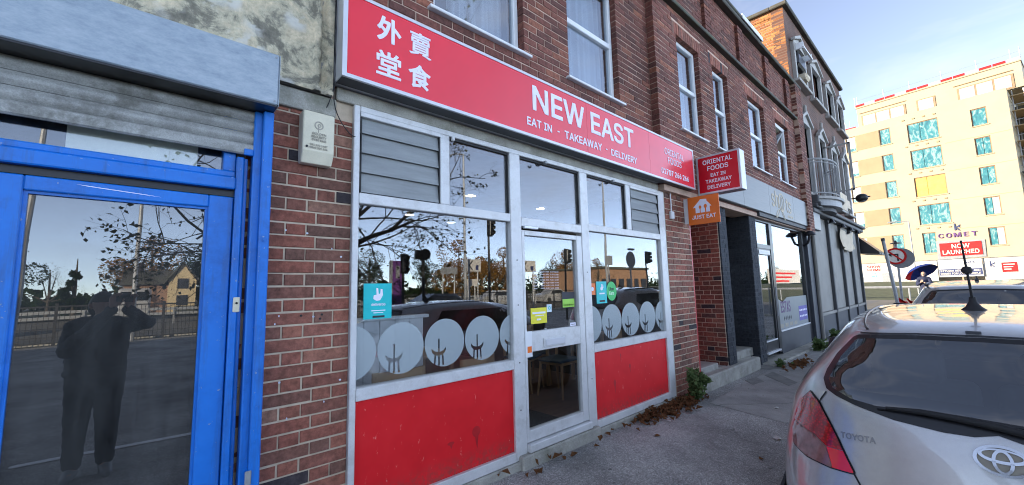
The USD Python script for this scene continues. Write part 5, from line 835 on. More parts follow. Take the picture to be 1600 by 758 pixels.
GIN = mir([(0, 1.112), (.28, 1.106), (.42, 1.128), (.485, 1.156), (.505, 1.187), (.468, 1.28), (.412, 1.358), (.37, 1.366), (.2, 1.376), (0, 1.379)])
SIDEG = Polygon([(1.05, 1.09), (2.55, 1.04), (2.35, 1.24), (2.12, 1.345), (1.0, 1.345), (.86, 1.2)]).buffer(.01)
def wheel(t, o, X, sg, r=.29):
    y = sg*.80; c = o+np.array([X, y, r-.04])
    part(t, 'wheel_arch', lathe([(0, -.006), (r+.05, -.006), (r+.05, .006), (0, .006)], c-[0, sg*-.008, -.02], 28, 1), BLACK)
    w = part(t, 'wheel', lathe([(r*.62, -.10), (r*.93, -.10), (r, -.06), (r, .06), (r*.93, .10), (r*.62, .10)], c-[0, sg*.05, 0], 28, 1), TYREM, smooth=40); part(w, 'rim', lathe([(0, -.03), (r*.2, -.02), (r*.6, -.04), (r*.64, .0), (r*.6, .04), (r*.2, .02), (0, .03)], c+[0, sg*.01, 0], 28, 1), CHROMEDK, smooth=40)
def car(t, o, paint, sc=(1, 1, 1), extra=True):
    S = Shell(o, sc); k = np.array(sc); sg_ = affinity.scale(SIDEG, sc[0], sc[2], origin=(0, 0)); gl = affinity.scale(GLASS, sc[1], sc[2], origin=(0, 0)); gi = affinity.scale(GIN, sc[1], sc[2], origin=(0, 0))
    part(t, 'body', S.body(gl.buffer(-.010), None), paint, smooth=True)
    part(t, 'rear_glass', S.patch(gi, .004), CARGLASS, smooth=True); part(t, 'rear_glass_border', S.patch(gl.difference(gi), .004), BLACK, smooth=True)
    for sg in (1, -1):
        part(t, 'side_glass', S.patch(sg_, .004, 'side', .05, sg), mat_sideglass, smooth=True)
        for X in (.68*sc[0], 3.05*sc[0]): wheel(t, S.o, X, sg)
    return S
mat_sideglass = M('dark_side_glass', (.012, .014, .016), .05, .05, coat=1.0)
YO = (2.2, -2.76, 0.0)
ya = thing('silver_hatchback', 'silver hatchback parked in the foreground with its rear window facing the viewer', 'car', (4.0, -2.76, -.02))
S = car(ya, YO, SILVER)
LIGHT = Polygon([(.582, 1.108), (.625, 1.062), (.655, 1.0), (.668, .93), (.655, .876), (.594, .852), (.502, .842), (.426, .845), (.445, .885), (.475, .955), (.50, 1.005), (.545, 1.083)]).buffer(.006)
SMOKY = LIGHT.intersection(Polygon([(.8, .968), (.642, .961), (.559, .946), (.515, .915), (.498, .85), (.49, .7), (.8, .7)])); BRIGHT = LIGHT.intersection(Polygon([(.515, .915), (.498, .85), (.49, .7), (.3, .7), (.3, .915)])).difference(SMOKY); REDZ = LIGHT.difference(SMOKY).difference(BRIGHT)
for sg in (1, -1):
    fl = lambda p: p if sg > 0 else affinity.scale(p, -1, 1, origin=(0, 0))
    tl = part(ya, 'tail_light', S.patch(fl(LIGHT.buffer(.005).difference(LIGHT.buffer(-.003))), .003), BLACK, smooth=True)
    part(tl, 'red_lens', S.patch(fl(REDZ.buffer(-.001)), .008), LENSRED, smooth=True); part(tl, 'smoky_lens', S.patch(fl(SMOKY.buffer(-.001)), .008), LENSCLEAR, smooth=True); part(tl, 'bright_lens', S.patch(fl(BRIGHT.buffer(-.001)), .008), LENSBRIGHT, smooth=True)
    part(ya, 'hatch_gap', S.patch(fl(LineString([(.424, .845), (.40, .80), (.385, .74), (.38, .6)]).buffer(.0035)), .0022, step=.006), BLACK); part(ya, 'hatch_gap', S.patch(fl(LineString([(.545, 1.083), (.512, 1.135)]).buffer(.003)), .0022, step=.006), BLACK)
# roof seams, spoiler slot, antenna
_rf = S.G[48:, :].reshape(-1, 3); ROOFZ = LinearNDInterpolator(_rf[:, :2], _rf[:, 2])
def roof_seam(sg):
    q = CubicSpline([0, 1, 2, 3], np.array([(.50, .375), (.78, .415), (1.25, .435), (1.75, .43)]))(np.linspace(0, 3, 40)); return MB().tube(np.c_[q[:, 0], sg*q[:, 1], ROOFZ(q[:, 0], q[:, 1])+.001]+S.o, .0055, 5)
for sg in (1, -1): part(ya, 'roof_trim', roof_seam(sg), BLACK)
part(ya, 'spoiler_gap', S.patch(unary_union([LineString([(-.40, 1.387), (-.2, 1.399), (0, 1.402), (.2, 1.399), (.40, 1.387)]).buffer(.003)]), .0015, step=.008), BLACK)
part(ya, 'washer_slot', S.patch(sbox(.005, 1.4105, .045, 1.4135).buffer(.003), .004, step=.004), BLACK)
an = np.array([3.262, -2.751, 1.474])
ant = part(ya, 'aerial_base', lathe([(0, .075), (.012, .07), (.016, .045), (.03, .02), (.052, .0), (.05, -.012), (0, -.012)], an, 20), RUBBER, smooth=True); part(ant, 'aerial_rod', MB().tube([an+[0, 0, .05], an+[-.16, 0.012, .36]], [.006, .004], 6), RUBBER); part(ant, 'aerial_knob', lathe([(0, -.022), (.016, -.016), (.022, 0), (.016, .016), (0, .022)], an+[-.085, .006, .21], 12), RUBBER, smooth=True)
# wiper
wp = [S.on_rear(y, z)+[-.022, 0, .012] for y, z in ((.30, 1.108), (.2, 1.112), (.1, 1.108), (0, 1.10), (-.1, 1.085), (-.2, 1.075))]; part(ya, 'wiper', MB().tube(np.array(wp), [.006, .011, .013, .014, .014, .013], 6), RUBBER, smooth=True)
wb = [S.on_rear(y, z)+[-.010, 0, .004] for y, z in ((.33, 1.108), (.1, 1.118), (-.15, 1.108))]; part(ya, 'wiper_blade', MB().tube(np.array(wb), .008, 5), BLACK)
# maker's lettering and emblem
v_, f_ = text('TOYOTA', .118, .021, .004, True); uu = v_[:, 0]; yy = .460-uu; zz = .968+v_[:, 1]+.055*uu
xx = S.rx(yy, zz)-.0015-v_[:, 2]; part(ya, 'lettering', (np.c_[xx, yy, zz]+S.o, f_), CHROMEDK)
el = lambda cx, cy, a, b: affinity.translate(affinity.scale(Point(0, 0).buffer(1, 40), a, b), cx, cy)
em = part(ya, 'emblem', S.patch(el(0, 1.0, .068, .046), .004, step=.006), EMBOSS, smooth=True)
for g in (el(0, 1.0, .071, .0485).difference(el(0, 1.0, .061, .040)), el(0, .997, .026, .038).difference(el(0, .997, .017, .030)), el(0, 1.014, .058, .023).difference(el(0, 1.016, .048, .0155))): part(em, 'chrome_ring', S.patch(g, .009, step=.004), CHROME, smooth=True)
# interior seen through the rear glass
def interior(t, o, z=0.0):
    o = np.array(o)
    for sg in (1, -1):
        b = lambda *a: Manifold.batch_hull([Manifold.sphere(.045, 12).translate([o[0]+x, o[1]+y, o[2]+q+z]) for x, y, q in a])
        part(t, 'rear_seat', b((.95, sg*.07, .75), (.95, sg*.42, .75), (.85, sg*.07, 1.10), (.85, sg*.40, 1.10)), CURTAIN_DK, smooth=True)
        part(t, 'headrest', b((.84, sg*.18, 1.15), (.84, sg*.34, 1.15), (.83, sg*.18, 1.26), (.83, sg*.34, 1.26)), CURTAIN_DK, smooth=True)
        part(t, 'front_seat', b((1.75, sg*.22, .8), (1.75, sg*.5, .8), (1.6, sg*.24, 1.30), (1.6, sg*.46, 1.30)), CURTAIN_DK, smooth=True)
    part(t, 'dashboard', MB().box(o[0]+2.3, o[0]+2.7, o[1]-.62, o[1]+.62, o[2]+.6, o[2]+1.0, .05), RUBBER); part(t, 'steering_wheel', (lambda m: (np.array(m.vertices)[:, [2, 0, 1]]+[o[0]+2.2, o[1]-.32, o[2]+1.0], np.array(m.faces)))(trimesh.creation.torus(.17, .016, major_sections=24, minor_sections=8)), RUBBER)
    part(t, 'parcel_shelf', MB().box(o[0]+.3, o[0]+.8, o[1]-.5, o[1]+.5, o[2]+1.02, o[2]+1.04, .01), RUBBER)
CURTAIN_DK = M('grey_seat_cloth', (.16, .16, .165), .9, .1, 20)
interior(ya, YO)
for sg in (1, -1): part(ya, 'door_mirror', Manifold.batch_hull([Manifold.sphere(.04, 12).translate([4.80+x, -2.76+sg*y, z]) for x, y, z in ((0, .78, .98), (0, .92, .99), (.06, .78, 1.08), (.06, .90, 1.09), (.03, .72, 1.0))]), BLACK, smooth=True)
part(ya, 'hatch_gap', S.patch(LineString([(-.38, .6), (-.2, .588), (.2, .588), (.38, .6)]).buffer(.0035), .0022, step=.008), BLACK)
part(ya, 'bumper_strip', S.patch(unary_union([sbox(-.66, .50, .66, .515)]).buffer(.004), .003, step=.02), BLACK)
# the taller car in front of it
suv = thing('pale_suv', 'pale silver tall car parked in front of the silver hatchback', 'car', (9.2, -2.85, -.02))
UO = (7.3, -2.85, 0.0); S2 = car(suv, UO, CARWHITE, (1.12, 1.02, 1.075)); interior(suv, UO, .08)
for sg in (1, -1):
    part(suv, 'door_mirror', Manifold.batch_hull([Manifold.sphere(.05, 12).translate([9.75+x, -2.85+sg*y, z]) for x, y, z in ((0, .80, 1.05), (0, .98, 1.07), (.08, .80, 1.18), (.08, .96, 1.19))]), BLACK, smooth=True)
    part(suv, 'roof_rail', MB().tube(np.array([S2.G[52, c]*[1, sg, 1]+[0, 0, .03] for c in range(36, 66, 4)])+S2.o, .016, 6), BLACKPAINT)
    tl = part(suv, 'tail_light', S2.patch(affinity.scale(affinity.scale(LIGHT, 1.02, 1.075, origin=(0, 0)), sg, 1, origin=(0, 0)), .006), LENSRED, smooth=True)
part(suv, 'shark_fin_aerial', trimesh.convex.convex_hull(np.array([(8.55, -2.87, 1.60), (8.55, -2.83, 1.60), (8.75, -2.87, 1.60), (8.75, -2.83, 1.60), (8.57, -2.85, 1.68), (8.62, -2.85, 1.68)])), BLACK)
part(suv, 'spoiler', S2.patch(affinity.scale(mir([(0, 1.40), (.38, 1.388), (.39, 1.40), (0, 1.412)]), 1.02, 1.075, origin=(0, 0)), .02, step=.02), CARWHITE, smooth=True)

# ---------------------------------------------------------------- people
def limbs(bones, res=.03, it=6, fold=0):
    m = Manifold.batch_boolean([Manifold.batch_hull([Manifold.sphere(a[3], 14).translate(list(a[:3])), Manifold.sphere(b[3], 14).translate(list(b[:3]))]) for a, b in bones], manifold3d.OpType.Add).refine_to_length(res)
    v, f, _ = meshkit.arrays(m); t = trimesh.Trimesh(v, f, process=True); trimesh.smoothing.filter_taubin(t, iterations=it)
    if fold: t.vertices = t.vertices+t.vertex_normals*(fold*(meshkit.fbm(t.vertices*[9, 9, 17]+7, 3, 2)-.5))[:, None]
    return t
def head(c, fx, fy):
    """a head facing (fx, fy): skull, jaw, nose, ears, brow"""
    c = np.array(c); F_, S_ = np.array([fx, fy, 0]), np.array([-fy, fx, 0]); p = lambda f, s, z, r: (*(c+F_*f+S_*s+[0, 0, z]), r)
    return [(p(0, 0, .02, .082), p(-.015, 0, .045, .082)), (p(.02, 0, -.05, .062), p(.045, 0, -.085, .040)), (p(0, 0, .0, .076), p(.03, 0, -.05, .055)), (p(.085, 0, .01, .010), p(.102, 0, -.025, .014)), (p(-.01, .080, -.02, .014), p(-.015, .088, .012, .016)), (p(-.01, -.080, -.02, .014), p(-.015, -.088, .012, .016)), (p(.062, .03, .025, .018), p(.062, -.03, .025, .018)), (p(.07, .018, -.056, .012), p(.07, -.018, -.056, .012)), (p(-.01, 0, -.08, .052), p(-.02, 0, -.16, .058))]
def hand(base, d, up, sidev, r=.0085, curl=.8):
    """palm, four unequal bent fingers and a thumb; d points along the fingers, up out of the back of the hand"""
    b, d, up, sv = (np.array(x, float) for x in (base, d, up, sidev)); out = []; P = lambda q, rr: (*q, rr)
    for k in range(4): out.append((P(b+sv*(.027-.018*k)*.8, .014), P(b+d*.075+sv*(.03-.02*k), .012)))
    for k, L in enumerate((.068, .078, .072, .056)):
        q0 = b+d*.078+sv*(.031-.0205*k); a1, a2 = curl*.7, curl*1.6; q1 = q0+(d*math.cos(a1)-up*math.sin(a1))*L*.5; q2 = q1+(d*math.cos(a2)-up*math.sin(a2))*L*.5; out += [(P(q0, r), P(q1, r*.95)), (P(q1, r*.95), P(q2, r*.8))]
    t0 = b+sv*.03+d*.015; t1 = t0+sv*.028+d*.025-up*.012; t2 = t1+d*.03+sv*.008-up*.015; return out+[(P(t0, .013), P(t1, .011)), (P(t1, .011), P(t2, .009))]
ph = thing('person', 'dark clothed photographer with both arms raised to a phone, seen in the window reflections', 'person', (-.22, -3.06, -.02))
px_, py_ = -.22, -3.05
Lh, Rh = EYE-RIGHT*.135-FWD*.02+[0, 0, -.05], EYE+RIGHT*.035-FWD*.03+[0, 0, -.055]
arms = lambda g: [((px_+.17, py_, 1.37, .058+g), (px_+.35, py_+.08, 1.385, .044+g)), ((px_+.35, py_+.08, 1.385, .044+g), (*(Rh-FWD*.04+[0, 0, -.05]), .034+g*.7)), ((px_-.17, py_, 1.37, .058+g), (px_-.20, py_+.14, 1.18, .046+g)), ((px_-.20, py_+.14, 1.18, .046+g), (*(Lh-FWD*.04+[0, 0, -.06]), .034+g*.7))]
legs = lambda g: [((px_+s*.095, py_, .90, .10+g), (px_+s*.105, py_+.01, .48, .068+g)) for s in (1, -1)]+[((px_+s*.105, py_+.01, .48, .066+g), (px_+s*.11, py_-.02, .10, .046+g)) for s in (1, -1)]
torso = lambda g: [((px_-.12, py_, 1.36, .085+g), (px_+.12, py_, 1.36, .085+g)), ((px_-.10, py_, 1.32, .10+g), (px_-.09, py_, 1.0, .105+g)), ((px_+.10, py_, 1.32, .10+g), (px_+.09, py_, 1.0, .105+g)), ((px_-.09, py_, .95, .11+g), (px_+.09, py_, .95, .11+g)), ((px_, py_, 1.40, .075+g*.5), (px_, py_, 1.47, .056))]
fx_, fy_ = .33, .94
part(ph, 'body', limbs(torso(0)+arms(0)+legs(0)+head((px_+.01, py_+.03, 1.575), fx_, fy_)+hand(Rh-FWD*.02-[0, 0, .03], np.array([0, 0, 1.0]), -FWD, -RIGHT)+hand(Lh-FWD*.02-[0, 0, .03], np.array([0, 0, 1.0]), -FWD, RIGHT)+[((px_+s*.11, py_-.02, .05, .042), (px_+s*.125, py_+.16, .03, .034)) for s in (1, -1)], .018, 5), SKIN, smooth=True)
part(ph, 'jacket', limbs(torso(.025)[:4]+arms(.022)+[((px_-.09, py_, 1.0, .125), (px_-.085, py_, .80, .125)), ((px_+.09, py_, 1.0, .125), (px_+.085, py_, .80, .125)), ((px_-.085, py_, .80, .12), (px_+.085, py_, .80, .12)), ((px_, py_-.03, 1.41, .085), (px_, py_-.03, 1.45, .08))], .02, 6, .035), JACKET, smooth=True)
part(ph, 'trousers', limbs(legs(.022), .02, 5, .028), JEANS, smooth=True)
for s in (1, -1): part(ph, 'shoe', limbs([((px_+s*.11, py_-.05, .035, .052), (px_+s*.125, py_+.08, .03, .05)), ((px_+s*.125, py_+.08, .03, .05), (px_+s*.13, py_+.18, .02, .04))], .025, 4), SIGNGREY, smooth=True)
part(ph, 'hair', limbs([((px_-.0, py_+.0, 1.615, .088), (px_+.01, py_+.03, 1.635, .084)), ((px_-.01, py_-.03, 1.59, .088), (px_-.02, py_-.02, 1.54, .078))], .03, 4), HAIR, smooth=True)
phn = thing('phone', 'dark phone held up in landscape by the photographer', 'phone', tuple(EYE-FWD*.02-RIGHT*.05))
pm = MB(); pm.box(-.13, .032, -.036, .030, -.024, -.016, .003); v_, f_, _ = pm.arrays(); part(phn, 'case', (EYE+v_[:, :1]*RIGHT+v_[:, 1:2]*UP+v_[:, 2:]*FWD, f_), BLACKPAINT)
ped = thing('person', 'person in a navy hooded coat standing beneath a blue umbrella', 'person', (31, -1.30, -.02))
qx, qy = 31.0, -1.30
low = lambda bones: [tuple((q[0], q[1], q[2]-.2, q[3]) for q in b_) for b_ in bones]
part(ped, 'body', limbs(low([((qx, qy-.1, 1.85, .09), (qx, qy+.1, 1.85, .09)), ((qx, qy, 1.8, .12), (qx, qy, 1.4, .13)), ((qx, qy, 1.9, .06), (qx, qy, 1.98, .055))]+[((qx, qy+s*.09, 1.3, .10), (qx, qy+s*.1, .75, .07)) for s in (1, -1)]+[((qx, qy+s*.1, .75, .07), (qx, qy+s*.1, .28, .05)) for s in (1, -1)]+[((qx, qy+.19, 1.83, .055), (qx-.12, qy+.24, 1.52, .045)), ((qx-.12, qy+.24, 1.52, .045), (qx-.28, qy+.1, 1.66, .035)), ((qx, qy-.19, 1.83, .055), (qx-.15, qy-.24, 1.55, .045)), ((qx-.15, qy-.24, 1.55, .045), (qx-.28, qy-.02, 1.62, .035))]+hand((qx-.29, qy+.06, 1.66), (0, 0, 1), (-1, 0, 0), (0, 1, 0))+head((qx-.02, qy, 2.07), -1, .2)), .02, 5), SKIN, smooth=True)
part(ped, 'coat', limbs(low([((qx, qy-.12, 1.83, .12), (qx, qy+.12, 1.83, .12)), ((qx, qy, 1.8, .17), (qx, qy, 1.2, .20)), ((qx, qy+.19, 1.83, .085), (qx-.12, qy+.26, 1.52, .075)), ((qx-.12, qy+.26, 1.52, .07), (qx-.24, qy+.12, 1.64, .055)), ((qx, qy-.19, 1.83, .085), (qx-.15, qy-.26, 1.55, .075)), ((qx-.15, qy-.26, 1.55, .07), (qx-.24, qy-.04, 1.61, .055))]), .04, 5), NAVYCOAT, smooth=True)
part(ped, 'hood', limbs(low([((qx+.03, qy, 2.09, .115), (qx+.04, qy, 1.95, .10))]), .03, 3), NAVYCOAT, smooth=True); part(ped, 'trousers', limbs(low([((qx, qy+s*.09, 1.25, .12), (qx, qy+s*.1, .3, .08)) for s in (1, -1)]), .05, 4), JEANS, smooth=True)
for s in (1, -1): part(ped, 'shoe', limbs(low([((qx+.03, qy+s*.1, .22, .06), (qx-.14, qy+s*.1, .20, .05))]), .04, 3), BLACK, smooth=True)
um = thing('umbrella', 'blue umbrella with a red edge tilted behind the hooded person', 'umbrella', (31.6, -1.0, 1.6))
axis_ = np.array([.35, .45, .82]); axis_ /= np.linalg.norm(axis_); e1 = np.cross(axis_, [0, 0, 1]); e1 /= np.linalg.norm(e1); e2 = np.cross(axis_, e1); apex = np.array([31.55, -1.05, 2.25])
for k in range(8):
    a0, a1 = k*math.pi/4, (k+1)*math.pi/4; vv, ff = [apex], []
    for r, dz in ((.26, -.05), (.52, -.16), (.74, -.36)):
        for a_ in np.linspace(a0, a1, 4): vv.append(apex+(e1*math.cos(a_)+e2*math.sin(a_))*r*(1-.05*math.sin((a_-a0)/(a1-a0)*math.pi))+axis_*dz)
    for q in range(3): ff.append([0, 1+q, 2+q])
    for l in range(2):
        for q in range(3): s0 = 1+4*l+q; ff += [[s0, s0+4, s0+5], [s0, s0+5, s0+1]]
    part(um, 'canopy_panel', (np.array(vv), np.array(ff)), UMBBLUE if k != 2 else SAFERED)
part(um, 'shaft', MB().tube([apex+axis_*.08, apex-axis_*1.05], .01, 6), BLACK)

# ---------------------------------------------------------------- restaurant interior
inn = thing('restaurant_interior', 'dim restaurant room behind the aluminium shopfront', 'room', (3.2, 3, .2))
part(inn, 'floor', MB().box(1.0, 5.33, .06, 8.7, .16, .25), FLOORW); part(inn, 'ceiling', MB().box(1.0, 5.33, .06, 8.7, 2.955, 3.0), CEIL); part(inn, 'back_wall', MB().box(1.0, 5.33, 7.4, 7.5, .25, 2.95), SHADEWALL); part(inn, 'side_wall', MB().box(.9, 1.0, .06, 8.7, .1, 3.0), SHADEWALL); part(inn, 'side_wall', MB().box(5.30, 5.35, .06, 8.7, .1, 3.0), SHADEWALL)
for x_, y_, w_ in ((3.39, 1.78, 1), (4.87, 1.85, 0), (3.42, 3.56, 0), (4.46, 3.84, 0), (2.2, 1.9, 0), (2.0, 3.6, 0)):
    cl = part(inn, 'ceiling_light', lathe([(.07, -.012), (.095, -.012), (.095, .01), (.07, .01)], (x_, y_, 2.95), 20), WHITE); part(cl, 'lamp_glow', lathe([(0, -.006), (.07, -.006), (.07, .004), (0, .004)], (x_, y_, 2.948), 20), LAMPY if w_ else LAMPW)
solo('doormat', MB().box(2.66, 3.44, .08, 1.0, .251, .266, .004), MATBLK, 'black doormat just inside the glazed restaurant door', 'doormat')
pt = thing('white_partition', 'white boarded partition inside the left restaurant window', 'partition', (1.6, .9, .25))
for k in range(7): part(pt, 'board', MB().box(1.02+.142*k, 1.157+.142*k, .70, .74, .25, 1.40, .004), WHITEBOARDING)
part(pt, 'cap', MB().box(1.0, 2.06, .68, .76, 1.40, 1.43, .005), WHITEBOARDING)
def chair(lab, x, y, rot, group=None):
    t = thing('dining_chair', lab, 'chair', (x, y, .25), 'dining chairs in the restaurant', rotz=rot); t.loc = np.zeros(3)
    seat = Manifold.batch_hull([Manifold.sphere(.02, 10).translate([a, b, .455]) for a, b in ((-.19, -.19), (.19, -.19), (.17, .19), (-.17, .19))]); part(t, 'seat', seat, SEATBLUE, smooth=40)
    part(t, 'seat_rail', MB().box(-.19, .19, -.19, .18, .40, .435, .01), BEECH)
    for sx in (-1, 1):
        part(t, 'leg', MB().tube([(sx*.17, .17, .42), (sx*.20, .21, 0)], [.019, .013], 8), BEECH); part(t, 'leg', MB().tube([(sx*.20, -.25, 0), (sx*.18, -.19, .44), (sx*.185, -.235, .80)], [.013, .02, .016], 8), BEECH)
    xs = np.linspace(-.21, .21, 11); bk = MB()
    for z0, z1 in ((.62, .82),):
        o = np.array([(x, -.225-.05*math.cos(x*7.4)) for x in xs]); vv = np.array([(px, py+dy, z) for dy in (-.011, .011) for z in (z0, z1) for px, py in o]); k = len(xs); q = np.arange(k-1); I = lambda d, z: d*2*k+z*k
        bk.add(vv, np.vstack([np.stack([I(0, 0)+q, I(0, 0)+q+1, I(0, 1)+q+1], 1), np.stack([I(0, 0)+q, I(0, 1)+q+1, I(0, 1)+q], 1), np.stack([I(1, 0)+q+1, I(1, 0)+q, I(1, 1)+q], 1), np.stack([I(1, 0)+q+1, I(1, 1)+q, I(1, 1)+q+1], 1), np.stack([I(0, 1)+q, I(0, 1)+q+1, I(1, 1)+q+1], 1), np.stack([I(0, 1)+q, I(1, 1)+q+1, I(1, 1)+q], 1)]))
    part(t, 'backrest', bk, BEECH, smooth=40); return t
c0 = chair('beech dining chair with slate seat nearest the glazed door', 4.22, 1.0, 95)
for lab, x, y, r_ in (('beech dining chair left of the one nearest the door, side on', 4.1, 1.55, 200), ('beech dining chair against the left window by the partition', 1.5, .40, 0), ('beech dining chair against the left window below the second clear disc', 2.2, .40, 10), ('beech dining chair behind the right window discs', 4.6, .6, 20), ('beech dining chair at the back right table', 4.4, 1.7, 170)): dup(c0, lab, (x, y, .25), r_, group='dining chairs in the restaurant')
def table(lab, x, y):
    t = thing('dining_table', lab, 'table', (x, y, .25)); part(t, 'top', MB().box(x-.32, x+.32, y-.32, y+.32, .97, 1.0, .008), BEECH)
    for sx in (-1, 1):
        for sy in (-1, 1): part(t, 'leg', MB().box(x+sx*.28-.02, x+sx*.28+.02, y+sy*.28-.02, y+sy*.28+.02, .25, .97, .004), BEECH)
    return t
table('square beech table behind the right window discs', 4.75, 1.15); table('square beech table beside the doormat', 2.25, 1.3)

# ---------------------------------------------------------------- weeds, dry leaves and litter along the wall
def leaves(n, pos, size, normal_up=.3, shape='leaf', bend=.25, seed=1):
    g = np.random.default_rng(seed); P = pos(g, n); d = g.normal(size=(n, 3)); d[:, 2] *= .6; d /= np.linalg.norm(d, axis=1, keepdims=True); up = g.normal(size=(n, 3))*(1-normal_up)+[0, 0, normal_up*2]; s = np.cross(d, up); s /= np.linalg.norm(s, axis=1, keepdims=True)+1e-9; nn = np.cross(s, d)
    L = size*g.uniform(.6, 1.3, n)[:, None]; W = L*.33
    v = np.stack([P, P+d*L*.4+s*W+nn*L*bend*.3, P+d*L, P+d*L*.4-s*W+nn*L*bend*.3], 1).reshape(-1, 3); k = np.arange(n)[:, None]*4; return v, np.vstack([k+[0, 1, 2], k+[0, 2, 3]])
def weed(name, lab, o, h, r, n, seed, m=WEEDL, stems=14, ls=.055):
    t = thing(name, lab, 'weed', o, 'weeds along the foot of the walls'); g = np.random.default_rng(seed); sm = MB(); ends = []
    for k in range(stems):
        a = g.uniform(0, 2*math.pi); rr = r*math.sqrt(g.uniform(.05, 1)); e = np.array(o)+[rr*math.cos(a), -abs(rr*math.sin(a))*.8+.03, h*g.uniform(.45, 1)*(1-.35*rr/r)]; mid = (np.array(o)+e)/2+[0, 0, h*.12]; pts = np.array([np.array(o)+g.normal(0, .02, 3)*[1, 1, 0], mid, e]); ends.append(pts); sm.tube(pts, [.006, .004, .002], 5)
    part(t, 'stem', sm, m)
    def pos(g2, n_): i = g2.integers(0, stems, n_); q = g2.uniform(.15, 1, n_)[:, None]; E_ = np.array(ends)[i]; return np.where(q < .5, E_[:, 0]*(1-2*q)+E_[:, 1]*2*q, E_[:, 1]*(2-2*q)+E_[:, 2]*(2*q-1))+g2.normal(0, .018, (n_, 3))
    part(t, 'foliage', leaves(n, pos, ls, .35, seed=seed+1), m)
weed('weed_clump', 'bushy green weed at the foot of the brick pier by the step', (5.55, -.18, .10), .52, .34, 1500, 21)
weed('weed_clump', 'small yellow green weed at the foot of the salon wall', (11.3, -.34, .09), .34, .42, 420, 24, m=WEEDL, ls=.08)
weed('weed_clump', 'low weed beside the down pipe at the end of the salon', (14.0, -.2, .10), .3, .5, 380, 27, ls=.08)
weed('weed_clump', 'small tuft between the step and the salon door', (8.75, -.32, .09), .22, .16, 160, 29)
weed('weed_clump', 'straggly grass along the foot of the grey bistro panels', (17.2, -.25, .10), .25, .9, 380, 33, ls=.09)
def litter_pos(g, n):
    a_ = int(n*.45); x = np.concatenate([g.normal(5.35, .25, a_), g.normal(4.7, .32, a_), g.uniform(1.9, 5.4, n-2*a_)]); x = np.clip(x, 1.2, 5.9); y = -.07-np.abs(g.normal(0, .10, n)); return np.c_[x, y, gz(x, y)+.008+np.abs(g.normal(0, .02, n))]
struct('dry_leaves', leaves(420, litter_pos, .08, .7, bend=1.1, seed=41), LEAFDRY, kind='stuff')
struct('dry_leaves', leaves(120, lambda g, n: (lambda x, y: np.c_[x, y, gz(x, y)+.015])(g.normal(9.3, .35, n), -.42-np.abs(g.normal(0, .1, n))), .085, .8, bend=.9, seed=43), LEAFDRY, kind='stuff')
struct('pavement_grit', leaves(700, lambda g, n: (lambda x, y: np.c_[x, y, gz(x, y)+.006])(g.uniform(1.2, 12, n), -np.abs(g.normal(0, .35, n))-.06), .018, .9, seed=45), CONCRETE, kind='stuff')
for k, (x, y, s_, lab) in enumerate([(4.92, -.22, .10, 'crumpled white paper scrap among the leaves under the right red panel'), (4.42, -.20, .055, 'small white scrap at the foot of the plinth left of the leaf pile'), (4.55, -.33, .04, 'tiny white scrap on the tarmac beyond the leaf pile'), (4.26, -1.34, .05, 'small tan leaf alone on the open tarmac'), (4.05, -.45, .07, 'single brown leaf on the tarmac in front of the door'), (6.0, -1.0, .07, 'white scrap on the pavement between the weed and the car'), (4.9, -1.30, .09, 'pale flattened scrap on the tarmac beside the car')]):
    g = np.random.default_rng(60+k); th_ = np.linspace(0, 2*math.pi, 9)[:-1]; rr = s_*.5*g.uniform(.6, 1.2, 8); vv = np.c_[x+rr*np.cos(th_), y+rr*np.sin(th_), gz(x, y)+.006+g.uniform(0, .25, 8)*s_]; vv = np.vstack([vv, [x, y, gz(x, y)+.006+.3*s_]]); q = np.arange(8)
    solo('fallen_leaf' if 'leaf ' in lab and 'scrap' not in lab else 'paper_scrap', (vv, np.stack([np.full(8, 8), q, (q+1) % 8], 1)), LEAFDRY if k in (3, 4) else HOARDWHITE, lab, 'leaf' if k in (3, 4) else 'litter')

# ---------------------------------------------------------------- what stands behind the viewer and shows in the glass
def tree_near():
    t = thing('street_tree', 'nearly bare street tree whose dark branches show in the restaurant windows', 'tree', (2.5, -7.0, -.02)); g = np.random.default_rng(5); br, tips = MB(), []
    trunk = MB().tube([(2.5, -7.0, -.05), (2.52, -7.0, 1.2), (2.5, -6.95, 2.2)], [.2, .16, .14], 12)
    def grow(p, d, L, r, lev):
        n = 5; pts = [np.array(p)]; dd = np.array(d, float)
        for _ in range(n): dd = dd+g.normal(0, .13, 3)+[0, 0, .02 if lev < 2 else -.03]; dd /= np.linalg.norm(dd); pts.append(pts[-1]+dd*L/n)
        pts = np.array(pts); br.tube(pts, np.linspace(r, r*.55, n+1), 6 if lev < 2 else 4, cap=False)
        if lev >= 3: tips.append(pts[2:])
        if lev < 4:
            for k in range(4 if lev < 2 else 3):
                q = g.uniform(.3, 1.0); i = min(int(q*n), n-1); nd = dd+g.normal(0, .65, 3); nd /= np.linalg.norm(nd); grow(pts[i]+(pts[i+1]-pts[i])*(q*n-i), nd, L*g.uniform(.5, .75), r*.5, lev+1)
    for d, L, r in (((1.0, .25, .42), 3.0, .06), ((.8, -.4, .85), 3.2, .045), ((-.9, .3, .36), 2.6, .035), ((-.3, .2, 1.1), 2.8, .07), ((.35, .5, 1.0), 3.2, .045), ((1.1, .1, .95), 3.4, .05)): grow((2.5, -6.95, 2.1), np.array(d)/np.linalg.norm(d), L, r, 0)
    part(t, 'trunk', trunk, TRUNK, smooth=True); part(t, 'limb', br, TRUNK, smooth=True)
    tp = np.concatenate(tips); part(t, 'crown', leaves(3600, lambda g2, n: tp[g2.integers(0, len(tp), n)]+g2.normal(0, .05, (n, 3)), .085, .1, seed=71), LEAFOL)
tree_near()
